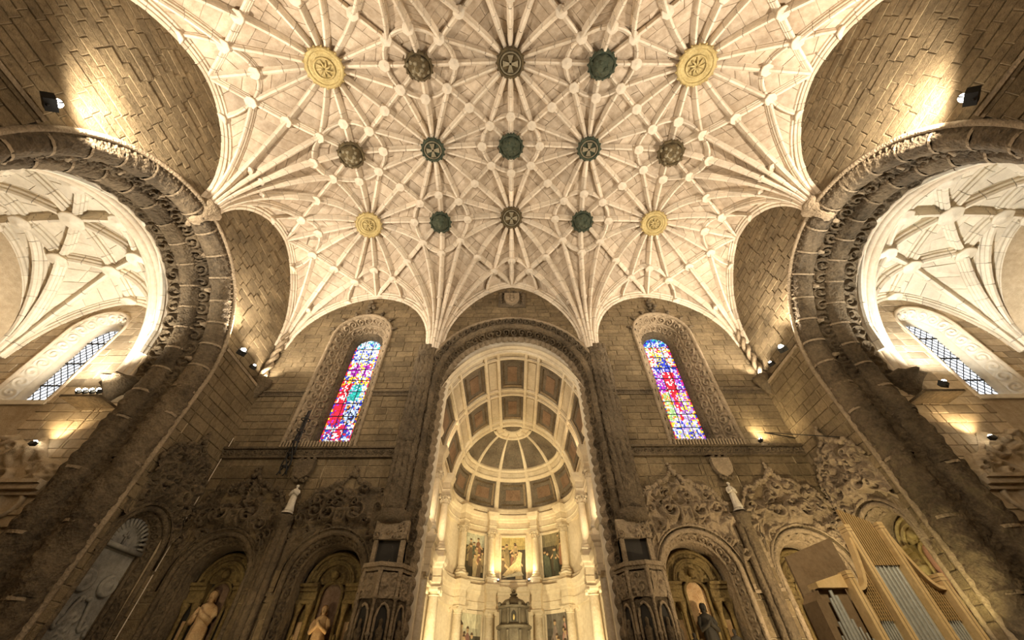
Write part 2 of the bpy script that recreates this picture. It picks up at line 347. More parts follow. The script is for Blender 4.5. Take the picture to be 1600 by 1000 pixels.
def web_panel(parent, zf, A, F, g, mat='web', courses=0.62, gap=0.014, drop=0.02):
    """courses of blocks between an apex A and a far edge F(t), all hanging a little under the mortar sheet"""
    A = np.array(A, float); f5 = np.array(F(0.5)); ss = np.linspace(0, 1, 40)
    pl = A + (f5 - A)*ss[:, None]; pts = np.column_stack([pl, zf(pl[:, 0], pl[:, 1])])
    L = np.concatenate([[0], np.cumsum(np.linalg.norm(np.diff(pts, axis=0), axis=1))])
    n = max(2, int(L[-1]/courses)); cuts = np.interp(np.linspace(0, L[-1], n+1), L, ss); cuts[0] = max(cuts[0], 0.02)
    W0 = np.linalg.norm(np.array(F(0)) - np.array(F(1))); Q = []
    for k in range(n):
        s0, s1 = cuts[k], cuts[k+1]; m = max(1, int(round(W0*s1/g.uniform(0.8, 1.25))))
        tc = [0] + sorted([(i + g.uniform(-0.2, 0.2))/m for i in range(1, m)]) + [1]
        for i in range(m):
            a0, a1 = np.array(F(tc[i])), np.array(F(tc[i+1]))
            Q.append([A+(a0-A)*s0, A+(a1-A)*s0, A+(a1-A)*s1, A+(a0-A)*s1])
    Q = np.array(Q); Z = zf(Q[..., 0], Q[..., 1]); Q = np.concatenate([Q, Z[..., None]], -1)      # B x 4 x 3
    c = Q.mean(1); e = 0.05
    zx = (zf(c[:, 0]+e, c[:, 1]) - zf(c[:, 0]-e, c[:, 1]))/(2*e); zy = (zf(c[:, 0], c[:, 1]+e) - zf(c[:, 0], c[:, 1]-e))/(2*e)
    nn = np.column_stack([zx, zy, -np.ones(len(c))]); nn /= np.linalg.norm(nn, axis=1)[:, None]; nn = nn[:, None, :]
    dv = c[:, None, :] - Q; dd = np.linalg.norm(dv, axis=2)[..., None] + 1e-3
    pr = np.array([g.uniform(0, 0.012) for _ in c])[:, None, None]
    V = np.concatenate([Q - nn*0.03, Q + dv*np.minimum(gap/dd, 0.3) + nn*drop*0.4, Q + dv*np.minimum((gap+0.02)/dd, 0.35) + nn*(drop+pr)], 1)
    FS = [(8, 9, 10, 11)] + [f for a in range(4) for f in ((a, (a+1) % 4, 4+(a+1) % 4, 4+a), (4+a, 4+(a+1) % 4, 8+(a+1) % 4, 8+a))]
    mb = MB()
    for vs in V.tolist(): mb.add(vs, FS, 0, g.gauss(0, 0.4))
    return mb.obj('web_panel', mat, parent)
RIB = [(-.17, .08), (-.17, -.06), (-.115, -.11), (-.14, -.2), (-.085, -.27), (-.095, -.33), (-.05, -.42), (.05, -.42), (.095, -.33), (.085, -.27), (.14, -.2), (.115, -.11), (.17, -.06), (.17, .08)]
def rib(parent, zf, plan, name='rib', prof=RIB, mat='rib', k=1.0, voussoir=1.0, g=rnd):
    """one rib along plan points, hanging under the surface zf; tint changes from stone to stone"""
    plan = np.asarray(plan, float); zz = zf(plan[:, 0], plan[:, 1]); path = np.column_stack([plan, zz])
    pt = np.gradient(plan, axis=0); pt /= np.linalg.norm(pt, axis=1)[:, None] + 1e-9
    side = np.column_stack([-pt[:, 1], pt[:, 0], np.zeros(len(pt))])*-1
    Lr = np.concatenate([[0], np.cumsum(np.linalg.norm(np.diff(path, axis=0), axis=1))])
    js = []; x = g.uniform(0.4, 1.0)*voussoir
    while x < Lr[-1] - 0.3: js.append(x); x += g.uniform(0.7, 1.25)*voussoir
    ts = sorted([(float(v), 1.0) for v in Lr if all(abs(v-j) > 0.05 for j in js)] + [(j+o, q) for j in js for o, q in ((-.016, 1.0), (-.012, .9), (.012, .9), (.016, 1.0))])
    tt = np.array([t[0] for t in ts]); pth = np.column_stack([np.interp(tt, Lr, path[:, i]) for i in range(3)]); sd = np.column_stack([np.interp(tt, Lr, side[:, i]) for i in range(3)])
    mb = MB(); mb.tube(pth, [(a*k, b*k) for a, b in prof], sd, scale=[t[1] for t in ts])
    m = len(prof); tn = g.gauss(0, 0.4); ji = 0
    for i in range(len(ts)-1):
        gr = ts[i][1] < 1 or ts[i+1][1] < 1
        if gr and not (i and (ts[i-1][1] < 1)): tn = g.gauss(0, 0.45)
        for q in range(m): mb.t[i*m+q] = -2.2 if gr else tn
    return mb.obj(name, mat, parent)
def to_plan(u, v): return (u*LA, YC + (v-2)*LB)
def seg_plan(a, b, n): return [to_plan(a[0]+(b[0]-a[0])*i/n, a[1]+(b[1]-a[1])*i/n) for i in range(n+1)]
gV = random.Random(11); RR = 0.375; Q2 = math.sqrt(0.5)
small_nodes = {}
def key(u, v): return (round(u, 3), round(v, 3))
done = set()
for ci in range(-3, 3):
    for cj in range(0, 4):
        cor = [(ci, cj), (ci+1, cj), (ci+1, cj+1), (ci, cj+1)]
        S = [c for c in cor if (c[0]+c[1]) % 2]; R = [c for c in cor if not (c[0]+c[1]) % 2]
        Mn = (ci+0.5, cj+0.5); small_nodes[key(*Mn)] = 0.27
        dn = {}
        for r in R:
            sx = 1 if Mn[0] > r[0] else -1; sy = 1 if Mn[1] > r[1] else -1
            dn[r] = (r[0]+sx*RR*Q2, r[1]+sy*RR*Q2); ax = (r[0]+sx*RR, r[1]); ay = (r[0], r[1]+sy*RR)
            for q in (dn[r], ax, ay): small_nodes[key(*q)] = 0.27
            # ring quarter
            a0 = 0 if sx > 0 else PI
            arc = lambda t, r=r, sx=sx, sy=sy: (r[0]+sx*RR*math.cos(t), r[1]+sy*RR*math.sin(t))
            rib(ceiling, zv, [to_plan(*arc(PI/2*i/16)) for i in range(17)], 'ring_rib', k=0.8, g=gV)
            for (t0, t1) in ((0, PI/4), (PI/4, PI/2)):
                web_panel(ceiling, zv, to_plan(*r), lambda t, t0=t0, t1=t1, arc=arc: to_plan(*arc(t0+(t1-t0)*t)), gV)
            rib(ceiling, zv, seg_plan(r, dn[r], 5), 'lierne_rib', k=0.85, g=gV)
            rib(ceiling, zv, seg_plan(dn[r], Mn, 6), 'lierne_rib', k=0.9, g=gV)
        for s in S:
            rib(ceiling, zv, seg_plan(s, Mn, 22), 'diagonal_rib', g=gV)
            for r in R:
                sx = 1 if Mn[0] > r[0] else -1; sy = 1 if Mn[1] > r[1] else -1
                rib(ceiling, zv, seg_plan(s, dn[r], 24), 'tierceron_rib', k=0.92, g=gV)
                horiz = (s[1] == r[1])
                arcf = (lambda t, r=r, sx=sx, sy=sy: (r[0]+sx*RR*math.cos(PI/4*t), r[1]+sy*RR*math.sin(PI/4*t))) if horiz else (lambda t, r=r, sx=sx, sy=sy: (r[0]+sx*RR*math.sin(PI/4*t), r[1]+sy*RR*math.cos(PI/4*t)))
                web_panel(ceiling, zv, to_plan(*s), lambda t, f=arcf: to_plan(*f(t)), gV)
                web_panel(ceiling, zv, to_plan(*s), lambda t, p=dn[r], q=Mn: to_plan(p[0]+(q[0]-p[0])*t, p[1]+(q[1]-p[1])*t), gV)
                kk = (s, r)
                if kk not in done:
                    done.add(kk); wall = s[0] == r[0] == 3 or s[0] == r[0] == -3 or s[1] == r[1] == 4 or s[1] == r[1] == 0
                    rib(ceiling, zv, seg_plan(s, r, 28), 'wall_rib' if wall else 'ridge_rib', k=1.25 if wall else 1.0, g=gV)
# small carved stone bosses at the crossings of the ribs
def small_boss_mesh(r):
    mb = MB()
    mb.lathe([(0.001, 0.1), (r*0.8, 0.1), (r*0.85, -0.02), (r, -0.06), (r*1.02, -0.12), (r*0.9, -0.17), (r*0.72, -0.15), (r*0.62, -0.18), (r*0.3, -0.17), (r*0.22, -0.21), (0.001, -0.22)], 14, fn=lambda a, z: 1 + (0.07*math.cos(6*a) if z < 0 else 0))
    return mb
pb = None
for (u, v), r in small_nodes.items():
    if pb is None: pb = small_boss_mesh(0.29).obj('rib_boss', 'rib', ceiling, True); o = pb
    else: o = pb.copy(); C.objects.link(o); o.parent = ceiling
    p = vp(u, v, -0.33); o.location = p; o.rotation_euler = (0, 0, gV.uniform(0, 6))
for (u, v) in [(s[0]+dx*0.24, s[1]+dy*0.24) for s in SPR for dx, dy in ((.8, .6), (-.8, .6), (.8, -.6), (-.8, -.6), (1, 0), (-1, 0), (0, 1), (0, -1)) if -3 < s[0]+dx*.24 < 3 and 0 < s[1]+dy*.24 < 4]:
    o = pb.copy(); C.objects.link(o); o.parent = ceiling; o.location = vp(u, v, -0.3); o.scale = (0.75, 0.75, 0.9)
# great metal bosses
def great_boss(name, i, j, r, mat, style, label):
    p = vp(i, j, -0.5); e = empty(name, p, label, 'boss', 'great bosses of the star vault')
    e1 = 0.08; nx = (float(zv_uv(i+e1, j)) - float(zv_uv(i-e1, j)))/(2*e1*LA); ny = (float(zv_uv(i, j+e1)) - float(zv_uv(i, j-e1)))/(2*e1*LB)
    e.rotation_euler = (math.atan(ny)*0.7, -math.atan(nx)*0.7, 0)
    d = 0.34 if style != 'dome' else 0.62
    MB().lathe([(0.001, 0.45), (r*0.6, 0.42), (r*0.75, 0.1), (r*0.95, 0.0), (r, -0.08), (r*0.96, -0.16), (r*0.86, -0.2), (r*0.8, -0.16), (r*0.78, -0.1)], 32, fn=lambda a, z: 1 + (0.03*math.cos(16*a) if abs(z) < 0.12 else 0)).obj('rim', mat, e, True)
    mb = MB()
    if style == 'dome': mb.lathe([(r*0.8, -0.1), (r*0.76, -0.22), (r*0.6, -0.38), (r*0.34, -0.5), (0.001, -0.55)], 32, fn=lambda a, z: 1 + 0.05*math.sin(7*a + z*9) + 0.03*math.cos(11*a - z*14))
    else: mb.lathe([(r*0.8, -0.12), (r*0.7, -0.15), (r*0.66, -0.12), (r*0.3, -0.13), (0.001, -0.14)], 32)
    mb.obj('disc', mat, e, True)
    b = MB()
    for k in range(14 if style != 'gold' else 18):
        a = 2*PI*k/(14 if style != 'gold' else 18); b.ball((r*1.0*math.cos(a), r*1.0*math.sin(a), -0.08 + 0.03*math.sin(k*2.3)), 0.075, 6, 4)
    b.obj('bead_border', mat, e, True, kind='stuff')
    m = MB()
    if style == 'cross':
        for a in (0, PI/2):
            for s in (-1, 1):
                ca, sa = math.cos(a), math.sin(a); q = [(0.05, -0.05), (r*0.55, -0.16), (r*0.55, 0.16), (0.05, 0.05)]
                pts = [(s*(x*ca - y*sa), s*(x*sa + y*ca)) for x, y in q]
                m.add([(x, y, -0.12) for x, y in pts] + [(x, y, -0.24) for x, y in pts], [(4, 5, 6, 7), (0, 1, 5, 4), (1, 2, 6, 5), (2, 3, 7, 6), (3, 0, 4, 7)])
        m.tube([(r*.7*math.cos(2*PI*k/32), r*.7*math.sin(2*PI*k/32), -.16) for k in range(33)], circ(.045, 6)); m.obj('cross', 'bronze_light', e)
    elif style == 'gold':
        m.tube([(r*0.5*math.cos(2*PI*k/30), r*0.5*math.sin(2*PI*k/30), -0.17) for k in range(31)], circ(0.05, 6))
        for k in range(9):
            a = 2*PI*k/9 + 0.3; m.tube([(0.05*math.cos(a), 0.05*math.sin(a), -0.17), (r*0.2*math.cos(a+.2), r*.2*math.sin(a+.2), -0.24), (r*0.42*math.cos(a), r*0.42*math.sin(a), -0.16)], circ(0.055, 6), scale=[1, 1, .5])
        m.obj('figure_relief', mat, e, True)
    else:
        for k in range(12):
            a = 2*PI*k/6 + k*0.4; q = r*(0.25 + 0.045*k); m.ball((q*math.cos(a), q*math.sin(a), -0.5 + 0.03*k), 0.13, 7, 5)
        m.tube([(r*(0.15+0.03*k/2)*math.cos(k*0.45), r*(0.15+0.03*k/2)*math.sin(k*0.45), -0.54 + 0.008*k) for k in range(34)], circ(0.045, 6))
        m.obj('leaf_relief', 'bronze_light' if mat == 'bronze_brown' else 'bronze', e, True)
    return e
BS = [
 (-2, 1, 0.98, 'gold', 'gold', 'large gilded oval medallion boss at the upper left of the vault, nearest the left lunette'),
 (2, 1, 0.98, 'gold', 'gold', 'large gilded oval medallion boss at the upper right of the vault, nearest the right lunette'),
 (-1, 1, 0.74, 'bronze_brown', 'dome', 'brown bronze boss inside a ring of ribs, left of the topmost cross boss'),
 (1, 1, 0.74, 'bronze', 'dome', 'green bronze boss inside a ring of ribs, right of the topmost cross boss'),
 (0, 1, 0.76, 'bronze_brown', 'cross', 'bronze boss with a broad cross, topmost on the centre line of the vault'),
 (0, 2, 0.78, 'bronze', 'dome', 'dark green leafy bronze boss in the middle of the whole vault'),
 (-1, 2, 0.72, 'bronze', 'cross', 'dark green cross boss just left of the leafy boss in the middle'),
 (1, 2, 0.72, 'bronze', 'cross', 'dark green cross boss just right of the leafy boss in the middle'),
 (-2, 2, 0.78, 'bronze_brown', 'dome', 'brown bronze boss at the far left of the middle row of bosses'),
 (2, 2, 0.78, 'bronze_brown', 'dome', 'brown bronze boss at the far right of the middle row of bosses'),
 (0, 3, 0.76, 'bronze_brown', 'cross', 'dark bronze cross boss above the chancel arch, lowest on the centre line'),
 (-1, 3, 0.72, 'bronze', 'dome', 'green bronze boss above the chancel arch, left of its cross boss'),
 (1, 3, 0.72, 'bronze', 'dome', 'green bronze boss above the chancel arch, right of its cross boss'),
 (-2, 3, 0.86, 'gold', 'gold', 'round gilded medallion boss above the left stained glass window'),
 (2, 3, 0.86, 'gold', 'gold', 'round gilded medallion boss above the right stained glass window')]
for (i, j, r, mt, st, lb) in BS: great_boss('ceiling_boss', i, j, r, mt, st, lb)

# ================================================================ FLOOR AND THE SHELL BEHIND THE CAMERA
fl = MB()
fl.box(-27, 27, -10, 35, FLOOR-0.3, FLOOR); floor = fl.obj('floor', 'floor', None, kind='structure')
ww = MB()
ww.box(-W-0.6, W+0.6, -10.4, -10, FLOOR, 26); ww.box(-W-0.6, -W, -10, YC-2*LB-0.05, FLOOR, 26); ww.box(W, W+0.6, -10, YC-2*LB-0.05, FLOOR, 26)
ww.obj('wall_west', 'wall', None, kind='structure')
MB().box(-W-0.6, W+0.6, -10.4, YC-2*LB, 26, 26.4).box(-W-0.6, W+0.6, YC-2*LB-0.4, YC-2*LB, 23.5, 26.2).obj('ceiling_nave', 'web', None, kind='structure')

# ================================================================ SIDE WALLS, GREAT ARCHES AND SIDE CHAPELS
AC, AHW, AZS, ARISE = 8.6, 5.35, 10.3, 5.95        # great arch: centre, half width, springing, rise
LEDGE = 12.55
def az(u):
    u = np.asarray(u, float); return np.where(np.abs(u-AC) < AHW, AZS + ARISE*np.sqrt(np.clip(1 - ((u-AC)/AHW)**2, 0, 1)), -99)
NU, NHW, NZS = 15.75, 1.28, 4.25                   # altar niche in the side wall
CX0, CX1, CY0, CY1 = 17.2, 24.0, 4.0, 13.2         # side chapel
CCX, CCY = 20.6, 8.6
def side(s):
    nm = 'left' if s < 0 else 'right'
    up = lambda u, z, d: (s*(W - d), u, z)
    lo = lambda u, z, d: (s*(W - 0.42 - d), u, z)
    wall = empty('wall_'+nm, (0, 0, 0), kind='structure')
    wall['label'] = 'coursed stone '+nm+' wall with two lunettes over a great carved arch'
    zt = lambda u: zv(np.full_like(np.asarray(u, float), s*W), u)
    reg = [(YC-2*LB, D, lambda u: np.maximum(LEDGE, az(u)), zt)]
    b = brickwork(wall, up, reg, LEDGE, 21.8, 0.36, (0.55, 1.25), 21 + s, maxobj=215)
    nz = lambda u: np.where(np.abs(u-NU) < NHW, NZS + NHW*np.sqrt(np.clip(1 - ((np.asarray(u)-NU)/NHW)**2, 0, 1)), FLOOR)
    reg2 = [(AC+AHW-0.1, NU-NHW, cst(FLOOR), cst(LEDGE)), (NU-NHW, NU+NHW, nz, cst(LEDGE)), (NU+NHW, D, cst(FLOOR), cst(LEDGE))]
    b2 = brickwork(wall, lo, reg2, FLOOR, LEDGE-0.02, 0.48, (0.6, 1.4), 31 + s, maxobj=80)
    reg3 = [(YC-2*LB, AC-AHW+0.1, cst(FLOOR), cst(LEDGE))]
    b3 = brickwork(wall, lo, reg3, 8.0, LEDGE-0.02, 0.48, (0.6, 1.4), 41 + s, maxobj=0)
    b3.box(*sorted((s*(W-0.42), s*(W+1.0))), YC-2*LB, AC-AHW, FLOOR, 8.0)
    b.v and b.obj('wall_core', 'wall_mortar', wall); b2.obj('wall_core', 'wall_mortar', wall); b3.obj('wall_core', 'wall_mortar', wall)
    # ledge mouldings on which the floodlights stand
    for (u0, u1) in ((AC+AHW-0.15, D), (YC-2*LB, AC-AHW+0.15)):
        m = MB()
        for (a, z0, z1) in ((0.0, LEDGE-0.05, LEDGE+0.0), (0.1, LEDGE-0.2, LEDGE-0.05), (0.03, LEDGE-0.32, LEDGE-0.2)):
            m.box(*sorted((s*(W+0.3), s*(W-0.42-a))), u0, u1, z0, z1)
        m.obj('ledge', 'carve_light', wall)
    # great arch
    path = arch_path(AC, AHW, AZS, ARISE, FLOOR, 0.05)
    n = len(path[0])
    hi_idx = np.where(path[0][:, 1] > AZS-0.35)[0]; head = slice(hi_idx[0], hi_idx[-1]+1)      # the inner orders stop on corbels at the springing
    def band(name, mat, prof, carve=None, amp=0.05, dens=None, smooth=True, sel=None):
        return arch_sweep(MB(), up, path, prof, carve, amp, dens=dens, sel=sel).obj(name, mat, wall, smooth)
    LJ = AZS - FLOOR; jm = lambda l: np.where((l > LJ-0.3) & (l < path[2][-1]-LJ+0.3), 1.0, 0.28)
    pearl = lambda l, q, wd: np.clip(np.cos(l*2*PI/0.24)*1.6, 0, 1)*np.sin(np.clip(q/wd, 0, 1)*PI)
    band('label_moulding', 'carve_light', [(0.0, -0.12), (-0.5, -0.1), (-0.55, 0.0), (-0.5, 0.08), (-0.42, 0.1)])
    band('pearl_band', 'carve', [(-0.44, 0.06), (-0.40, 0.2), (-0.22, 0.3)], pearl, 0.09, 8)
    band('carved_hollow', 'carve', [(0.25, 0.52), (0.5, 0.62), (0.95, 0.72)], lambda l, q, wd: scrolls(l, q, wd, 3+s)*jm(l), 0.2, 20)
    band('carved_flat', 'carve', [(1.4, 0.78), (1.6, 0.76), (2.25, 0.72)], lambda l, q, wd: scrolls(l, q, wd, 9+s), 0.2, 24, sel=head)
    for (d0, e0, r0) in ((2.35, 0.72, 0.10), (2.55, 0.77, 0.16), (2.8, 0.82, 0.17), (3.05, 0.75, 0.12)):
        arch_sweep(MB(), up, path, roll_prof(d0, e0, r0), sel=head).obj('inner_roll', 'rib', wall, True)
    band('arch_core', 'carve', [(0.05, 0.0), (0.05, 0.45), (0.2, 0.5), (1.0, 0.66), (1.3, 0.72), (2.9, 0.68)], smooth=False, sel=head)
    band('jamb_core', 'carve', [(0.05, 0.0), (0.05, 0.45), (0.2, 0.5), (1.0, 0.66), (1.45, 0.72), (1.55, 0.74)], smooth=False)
    band('reveal', 'chapel', [(3.0, 0.7), (3.3, 0.7), (3.35, 0.1)], sel=head)
    for yy in (AC-AHW+.55, AC+AHW-.55):
        MB().lathe([(.05, -1.0), (.3, -.85), (.55, -.5), (.75, -.2), (.95, 0), (.9, .12), (.2, .14)], 18, (s*(W+2.3), yy, AZS-.45), fn=lambda a, z: 1+.12*math.cos(9*a+z*5)).obj('impost_corbel', 'carve', wall, True)
    # the two fat rolls are built of single stones with a ring at every joint
    L = path[2]
    for (d0, e0, r0, ph, lf) in ((-0.05, 0.34, 0.39, 0.0, 0.10), (1.12, 0.72, 0.38, 0.6, 0.09)):
        x = ph*0.7; k = 0; tot = L[-1]
        while x < tot:
            x2 = min(x + (1.25 if 11 < x < tot-11 else 2.1), tot)
            i0, i1 = np.searchsorted(L, x), np.searchsorted(L, x2)
            if i1 - i0 > 2:
                mid = path[1][(i0+i1)//2]; upper = path[0][(i0+i1)//2][1] > AZS - 0.5
                mb = MB(); sel = slice(i0, min(i1+1, n))
                kk = rnd.choice((3, 4, 5)); sp = rnd.choice((-1, 1)); a_ = 0.07 if upper else lf*1.5
                arch_sweep(mb, up, path, roll_prof(d0, e0, r0, 15), lambda l, q, wd: (0.5+0.5*np.cos(q/wd*PI*2*kk + sp*l*1.6)*np.abs(np.sin(l*8+q*5))) if upper else np.abs(np.cos(q/wd*PI*1.5 + sp*l*1.7))*(0.75+0.25*np.sin(l*14+np.abs(np.sin(q*6))*4)) , a_, sel=sel, dens=22)
                mb.t = [rnd.gauss(0, 0.35)]*len(mb.f)
                o = mb.obj('arch_stone', 'carve', wall, True)
                rg = MB(); arch_sweep(rg, up, path, roll_prof(d0, e0, r0*1.17, 11), sel=slice(i0, i0+3)); rg.obj('joint_ring', 'carve_light', o, True)
            x = x2; k += 1
    # rosettes that project from the arch head
    for k in range(9):
        a = PI*(k+0.5)/9; i = np.argmin(np.abs(path[0][:, 0]-(AC-AHW*math.cos(a))) + 10*(path[0][:, 1] < AZS))
        p = path[0][i] + path[1][i]*0.5; q = up(p[0], p[1], -0.4)
        m = MB(); nn_ = path[1][i]
        m.tube([up(p[0]-nn_[0]*.1, p[1]-nn_[1]*.1, -0.55), up(p[0]+nn_[0]*.05, p[1]+nn_[1]*.05, -0.3), up(p[0]+nn_[0]*.28, p[1]+nn_[1]*.28, -0.22), up(p[0]+nn_[0]*.38, p[1]+nn_[1]*.38, -0.36)], circ(0.11, 7), scale=[1, 1.1, 1, .5])
        m.obj('leaf_hook', 'carve_light', wall, True)
    # corbel where the middle ribs come down on the arch
    MB().lathe([(0.02, -1.0), (0.25, -0.85), (0.42, -0.5), (0.5, -0.2), (0.62, 0.0), (0.62, 0.25), (0.45, 0.35), (0.02, 0.36)], 16, (s*(W-0.12), YC, 16.35), fn=lambda a, z: 1+0.1*math.cos(8*a+z*4)).obj('corbel', 'carve_light', wall, True)
    # --- chapel beyond the arch
    ch = empty('wall_%s_chapel' % nm, (0, 0, 0), kind='structure'); ch['label'] = 'pale stone walls of the '+nm+' side chapel behind the great arch'
    def zc(x, y):
        a = (np.abs(np.asarray(x, float)) - CCX)/3.5; bq = (np.asarray(y, float) - CCY)/4.6
        B = 16.35 - 0.35*a**2 - 0.75*bq**2
        Z = B.copy() if hasattr(B, 'copy') else B
        for sa in (-1, 1):
            for sb in (-1, 1):
                d = np.clip(np.hypot(a-sa, bq-sb)/1.0, 0, 1); Z = np.minimum(Z, B - (B-11.4)*(1-np.sqrt(np.clip(1-(1-d)**2, 0, 1))))
        return Z
    cc = build_sheet('ceiling_%s_chapel' % nm, np.linspace(s*(CCX-3.5), s*(CCX+3.5), 57), np.linspace(4.0, 13.2, 75), zc, 'chapel', 0.03)
    cc['label'] = 'bright rib vault of the '+nm+' side chapel'
    P = lambda a, b: (s*(CCX + a), CCY + b)
    Cn, n1, n2, n3 = (0, 0), 2.3, (1.95, 1.9), 2.75
    gc = random.Random(5+s)
    def rb(p, q, nme='rib', k=1.15):
        rib(cc, zc, [(p[0]+(q[0]-p[0])*i/20, p[1]+(q[1]-p[1])*i/20) for i in range(21)], nme, mat='chapel', k=k, g=gc)
    nodes = {P(0, 0): 0.5}
    for sa in (-1, 1):
        rb(P(sa*3.5, 0), P(sa*n1, 0), 'ridge_rib'); rb(P(sa*n1, 0), P(0, 0), 'ridge_rib'); nodes[P(sa*n1, 0)] = .4; nodes[P(sa*3.4, 0)] = .36
        rb(P(0, sa*4.6), P(0, sa*n3), 'ridge_rib'); rb(P(0, sa*n3), P(0, 0), 'ridge_rib'); nodes[P(0, sa*n3)] = .4; nodes[P(0, sa*4.45)] = .36
        for sb in (-1, 1):
            c4 = P(sa*3.5, sb*4.6); q2 = P(sa*n2[0], sb*n2[1]); q1 = P(sa*n1, 0); q3 = P(0, sb*n3); nodes[q2] = .42
            for x, y in ((q2, P(0, 0)), (q2, q1), (q2, q3), (c4, q2), (c4, q1), (c4, q3)): rb(x, y)
            rb(c4, P(sa*3.5, 0), 'wall_rib'); rb(c4, P(0, sb*4.6), 'wall_rib')
            E_ = lambda p, q: (lambda t: (p[0]+(q[0]-p[0])*t, p[1]+(q[1]-p[1])*t))
            for ap, p, q in ((c4, q1, q2), (c4, q2, q3), (c4, q3, P(0, sb*4.6)), (c4, P(sa*3.5, 0), q1), (P(0, 0), q1, q2), (P(0, 0), q2, q3)):
                web_panel(cc, zc, ap, E_(p, q), gc, 'chapel', 0.7)
    first = None
    for (x, y), r in nodes.items():
        if first is None: first = small_boss_mesh(0.42).obj('rib_boss', 'chapel', cc, True); o = first
        else: o = first.copy(); C.objects.link(o); o.parent = cc
        o.location = (x, y, float(zc(x, y))-0.4); o.scale = (r/.42, r/.42, 1)
    # chapel walls: the far (chancel-side) one has the tall window
    em = lambda u, z, d: (s*u, CY1 - d, z)
    WX, WH, WZ0, WZS = 20.9, 1.3, 8.95, 13.1
    wz = lambda u: WZS + np.sqrt(np.clip(WH**2 - (np.asarray(u)-WX)**2, 0, None))
    zt2 = lambda u: zc(s*np.asarray(u, float), np.full_like(np.asarray(u, float), CY1-0.01))
    reg = [(W+1.4, CX0, cst(FLOOR), cst(AZS-.3)), (CX0, WX-WH, cst(FLOOR), zt2), (WX-WH, WX+WH, wz, zt2), (WX+WH, CX1+0.1, cst(FLOOR), zt2)]
    br = brickwork(ch, em, reg, 4.5, 15.9, 0.42, (0.6, 1.3), 51+s, (0, 0.02), ('chapel_wall', 'chapel'))
    br.box(*sorted((s*(W+1.4), s*CX1)), CY1-0.02, CY1+0.4, FLOOR, 4.5)
    br.box(*sorted((s*(WX-WH), s*(WX+WH))), CY1-0.0, CY1+0.9, 4.5, WZ0)
    br.obj('wall_core', 'chapel_wall', ch)
    # end wall and near wall of the chapel, rarely seen
    MB().box(*sorted((s*CX1, s*(CX1+0.4))), CY0-0.5, CY1+0.5, FLOOR, 17).box(*sorted((s*(W+1), s*CX1)), CY0-0.5, CY0, FLOOR, 17).obj('wall_core', 'chapel_wall', ch)
    # window of the chapel
    wn = empty('window_%d' % (3 if s < 0 else 4), (0, 0, 0), kind='structure'); wn['label'] = 'tall clear leaded window of the '+nm+' side chapel'
    wp = arch_path(WX, WH, WZS, WH, WZ0, 0.035)
    arch_sweep(MB(), em, wp, [(0.0, -0.16), (-0.08, -0.14), (-0.1, -0.04), (0.02, 0.02)]).obj('outer_moulding', 'rib', wn, True)
    arch_sweep(MB(), em, wp, [(0.02, 0.03), (0.35, 0.32), (0.42, 0.36)], lambda l, q, wd: scrolls(l, q, wd, 2), 0.11, dens=16).obj('carved_splay', 'chapel', wn, True)
    arch_sweep(MB(), em, wp, [(0.05, -0.1), (0.05, -0.02), (0.4, 0.3), (0.5, 0.34)]).obj('surround_core', 'chapel', wn, True)
    arch_sweep(MB(), em, wp, [(0.42, 0.36), (0.45, 0.42), (0.6, 0.5), (0.7, 0.56), (0.95, 0.56)]).obj('inner_splay', 'chapel', wn, True)
    GH, GY = 0.74, CY1 + 0.72
    # panes between the iron bars
    tops = [WZ0 + 0.1, 10.3, 11.6, 12.9, WZS+GH]
    for i in range(4):
        zb, zz = tops[i], tops[i+1]; m = MB(); k = 16
        zs_ = np.linspace(zb, zz, k+1); hw_ = np.where(zs_ <= WZS, GH, np.sqrt(np.clip(GH**2-(zs_-WZS)**2, 0.0001, None)))
        m.grid([[(s*(WX-h), GY, z), (s*(WX+h), GY, z)] for h, z in zip(hw_, zs_)]); m.obj('pane', 'glass_white', wn)
        MB().box(*sorted((s*(WX-GH), s*(WX+GH))), GY-0.06, GY-0.01, zb-0.03, zb+0.03).obj('glazing_bar', 'iron', wn)
    lead = MB(); stp = 0.36
    for sg2 in (-1, 1):
        for k in range(-6, 20):
            pts = []
            for t in np.linspace(-GH, GH, 30):
                z = WZ0 + 0.1 + k*stp + sg2*t*1.15
                if WZ0 < z < WZS or (z >= WZS and t*t + (z-WZS)**2 < GH*GH): pts.append((s*(WX+t), GY-0.02, z))
            if len(pts) > 1: lead.tube([pts[0], pts[-1]], circ(0.02, 4))
    lead.obj('lead_lattice', 'iron', wn, kind='stuff')
    MB().box(*sorted((s*(WX-WH-0.1), s*(WX+WH+0.1))), CY1-0.1, CY1+0.95, WZ0-0.15, WZ0+0.05).obj('sill', 'chapel', wn)
    # cornice and scrollwork gable of the altar below the chapel window
    al = empty('chapel_altar_gable', (s*20.2, CY1, 4.4), 'scrolled stone altar gable below the window of the %s side chapel' % nm, 'altar')
    def part(nme, mb, mat, smooth=False):
        o = mb.obj(nme, mat, al, smooth); o.matrix_parent_inverse = Matrix.Translation((-s*20.2, -CY1, -4.4)); return o
    m = MB()
    for (p, z0, z1) in ((0.3, 5.35, 5.5), (0.45, 5.5, 5.68), (0.55, 5.68, 5.8), (0.2, 4.75, 4.9), (0.15, 4.4, 5.35)): m.box(*sorted((s*16.2, s*22.6)), CY1-p, CY1+0.02, z0-.3, z1-.3)
    part('cornice', m, 'chapel_wall')
    us = np.linspace(16.3, 22.4, 130); zs_ = np.linspace(5.5, 7.5, 56); U, Z = np.meshgrid(us, zs_, indexing='ij')
    prof = 5.9 + 1.25*np.exp(-((U-19.3)/2.2)**4) + 0.3*np.cos((U-19.3)*2.4)**2
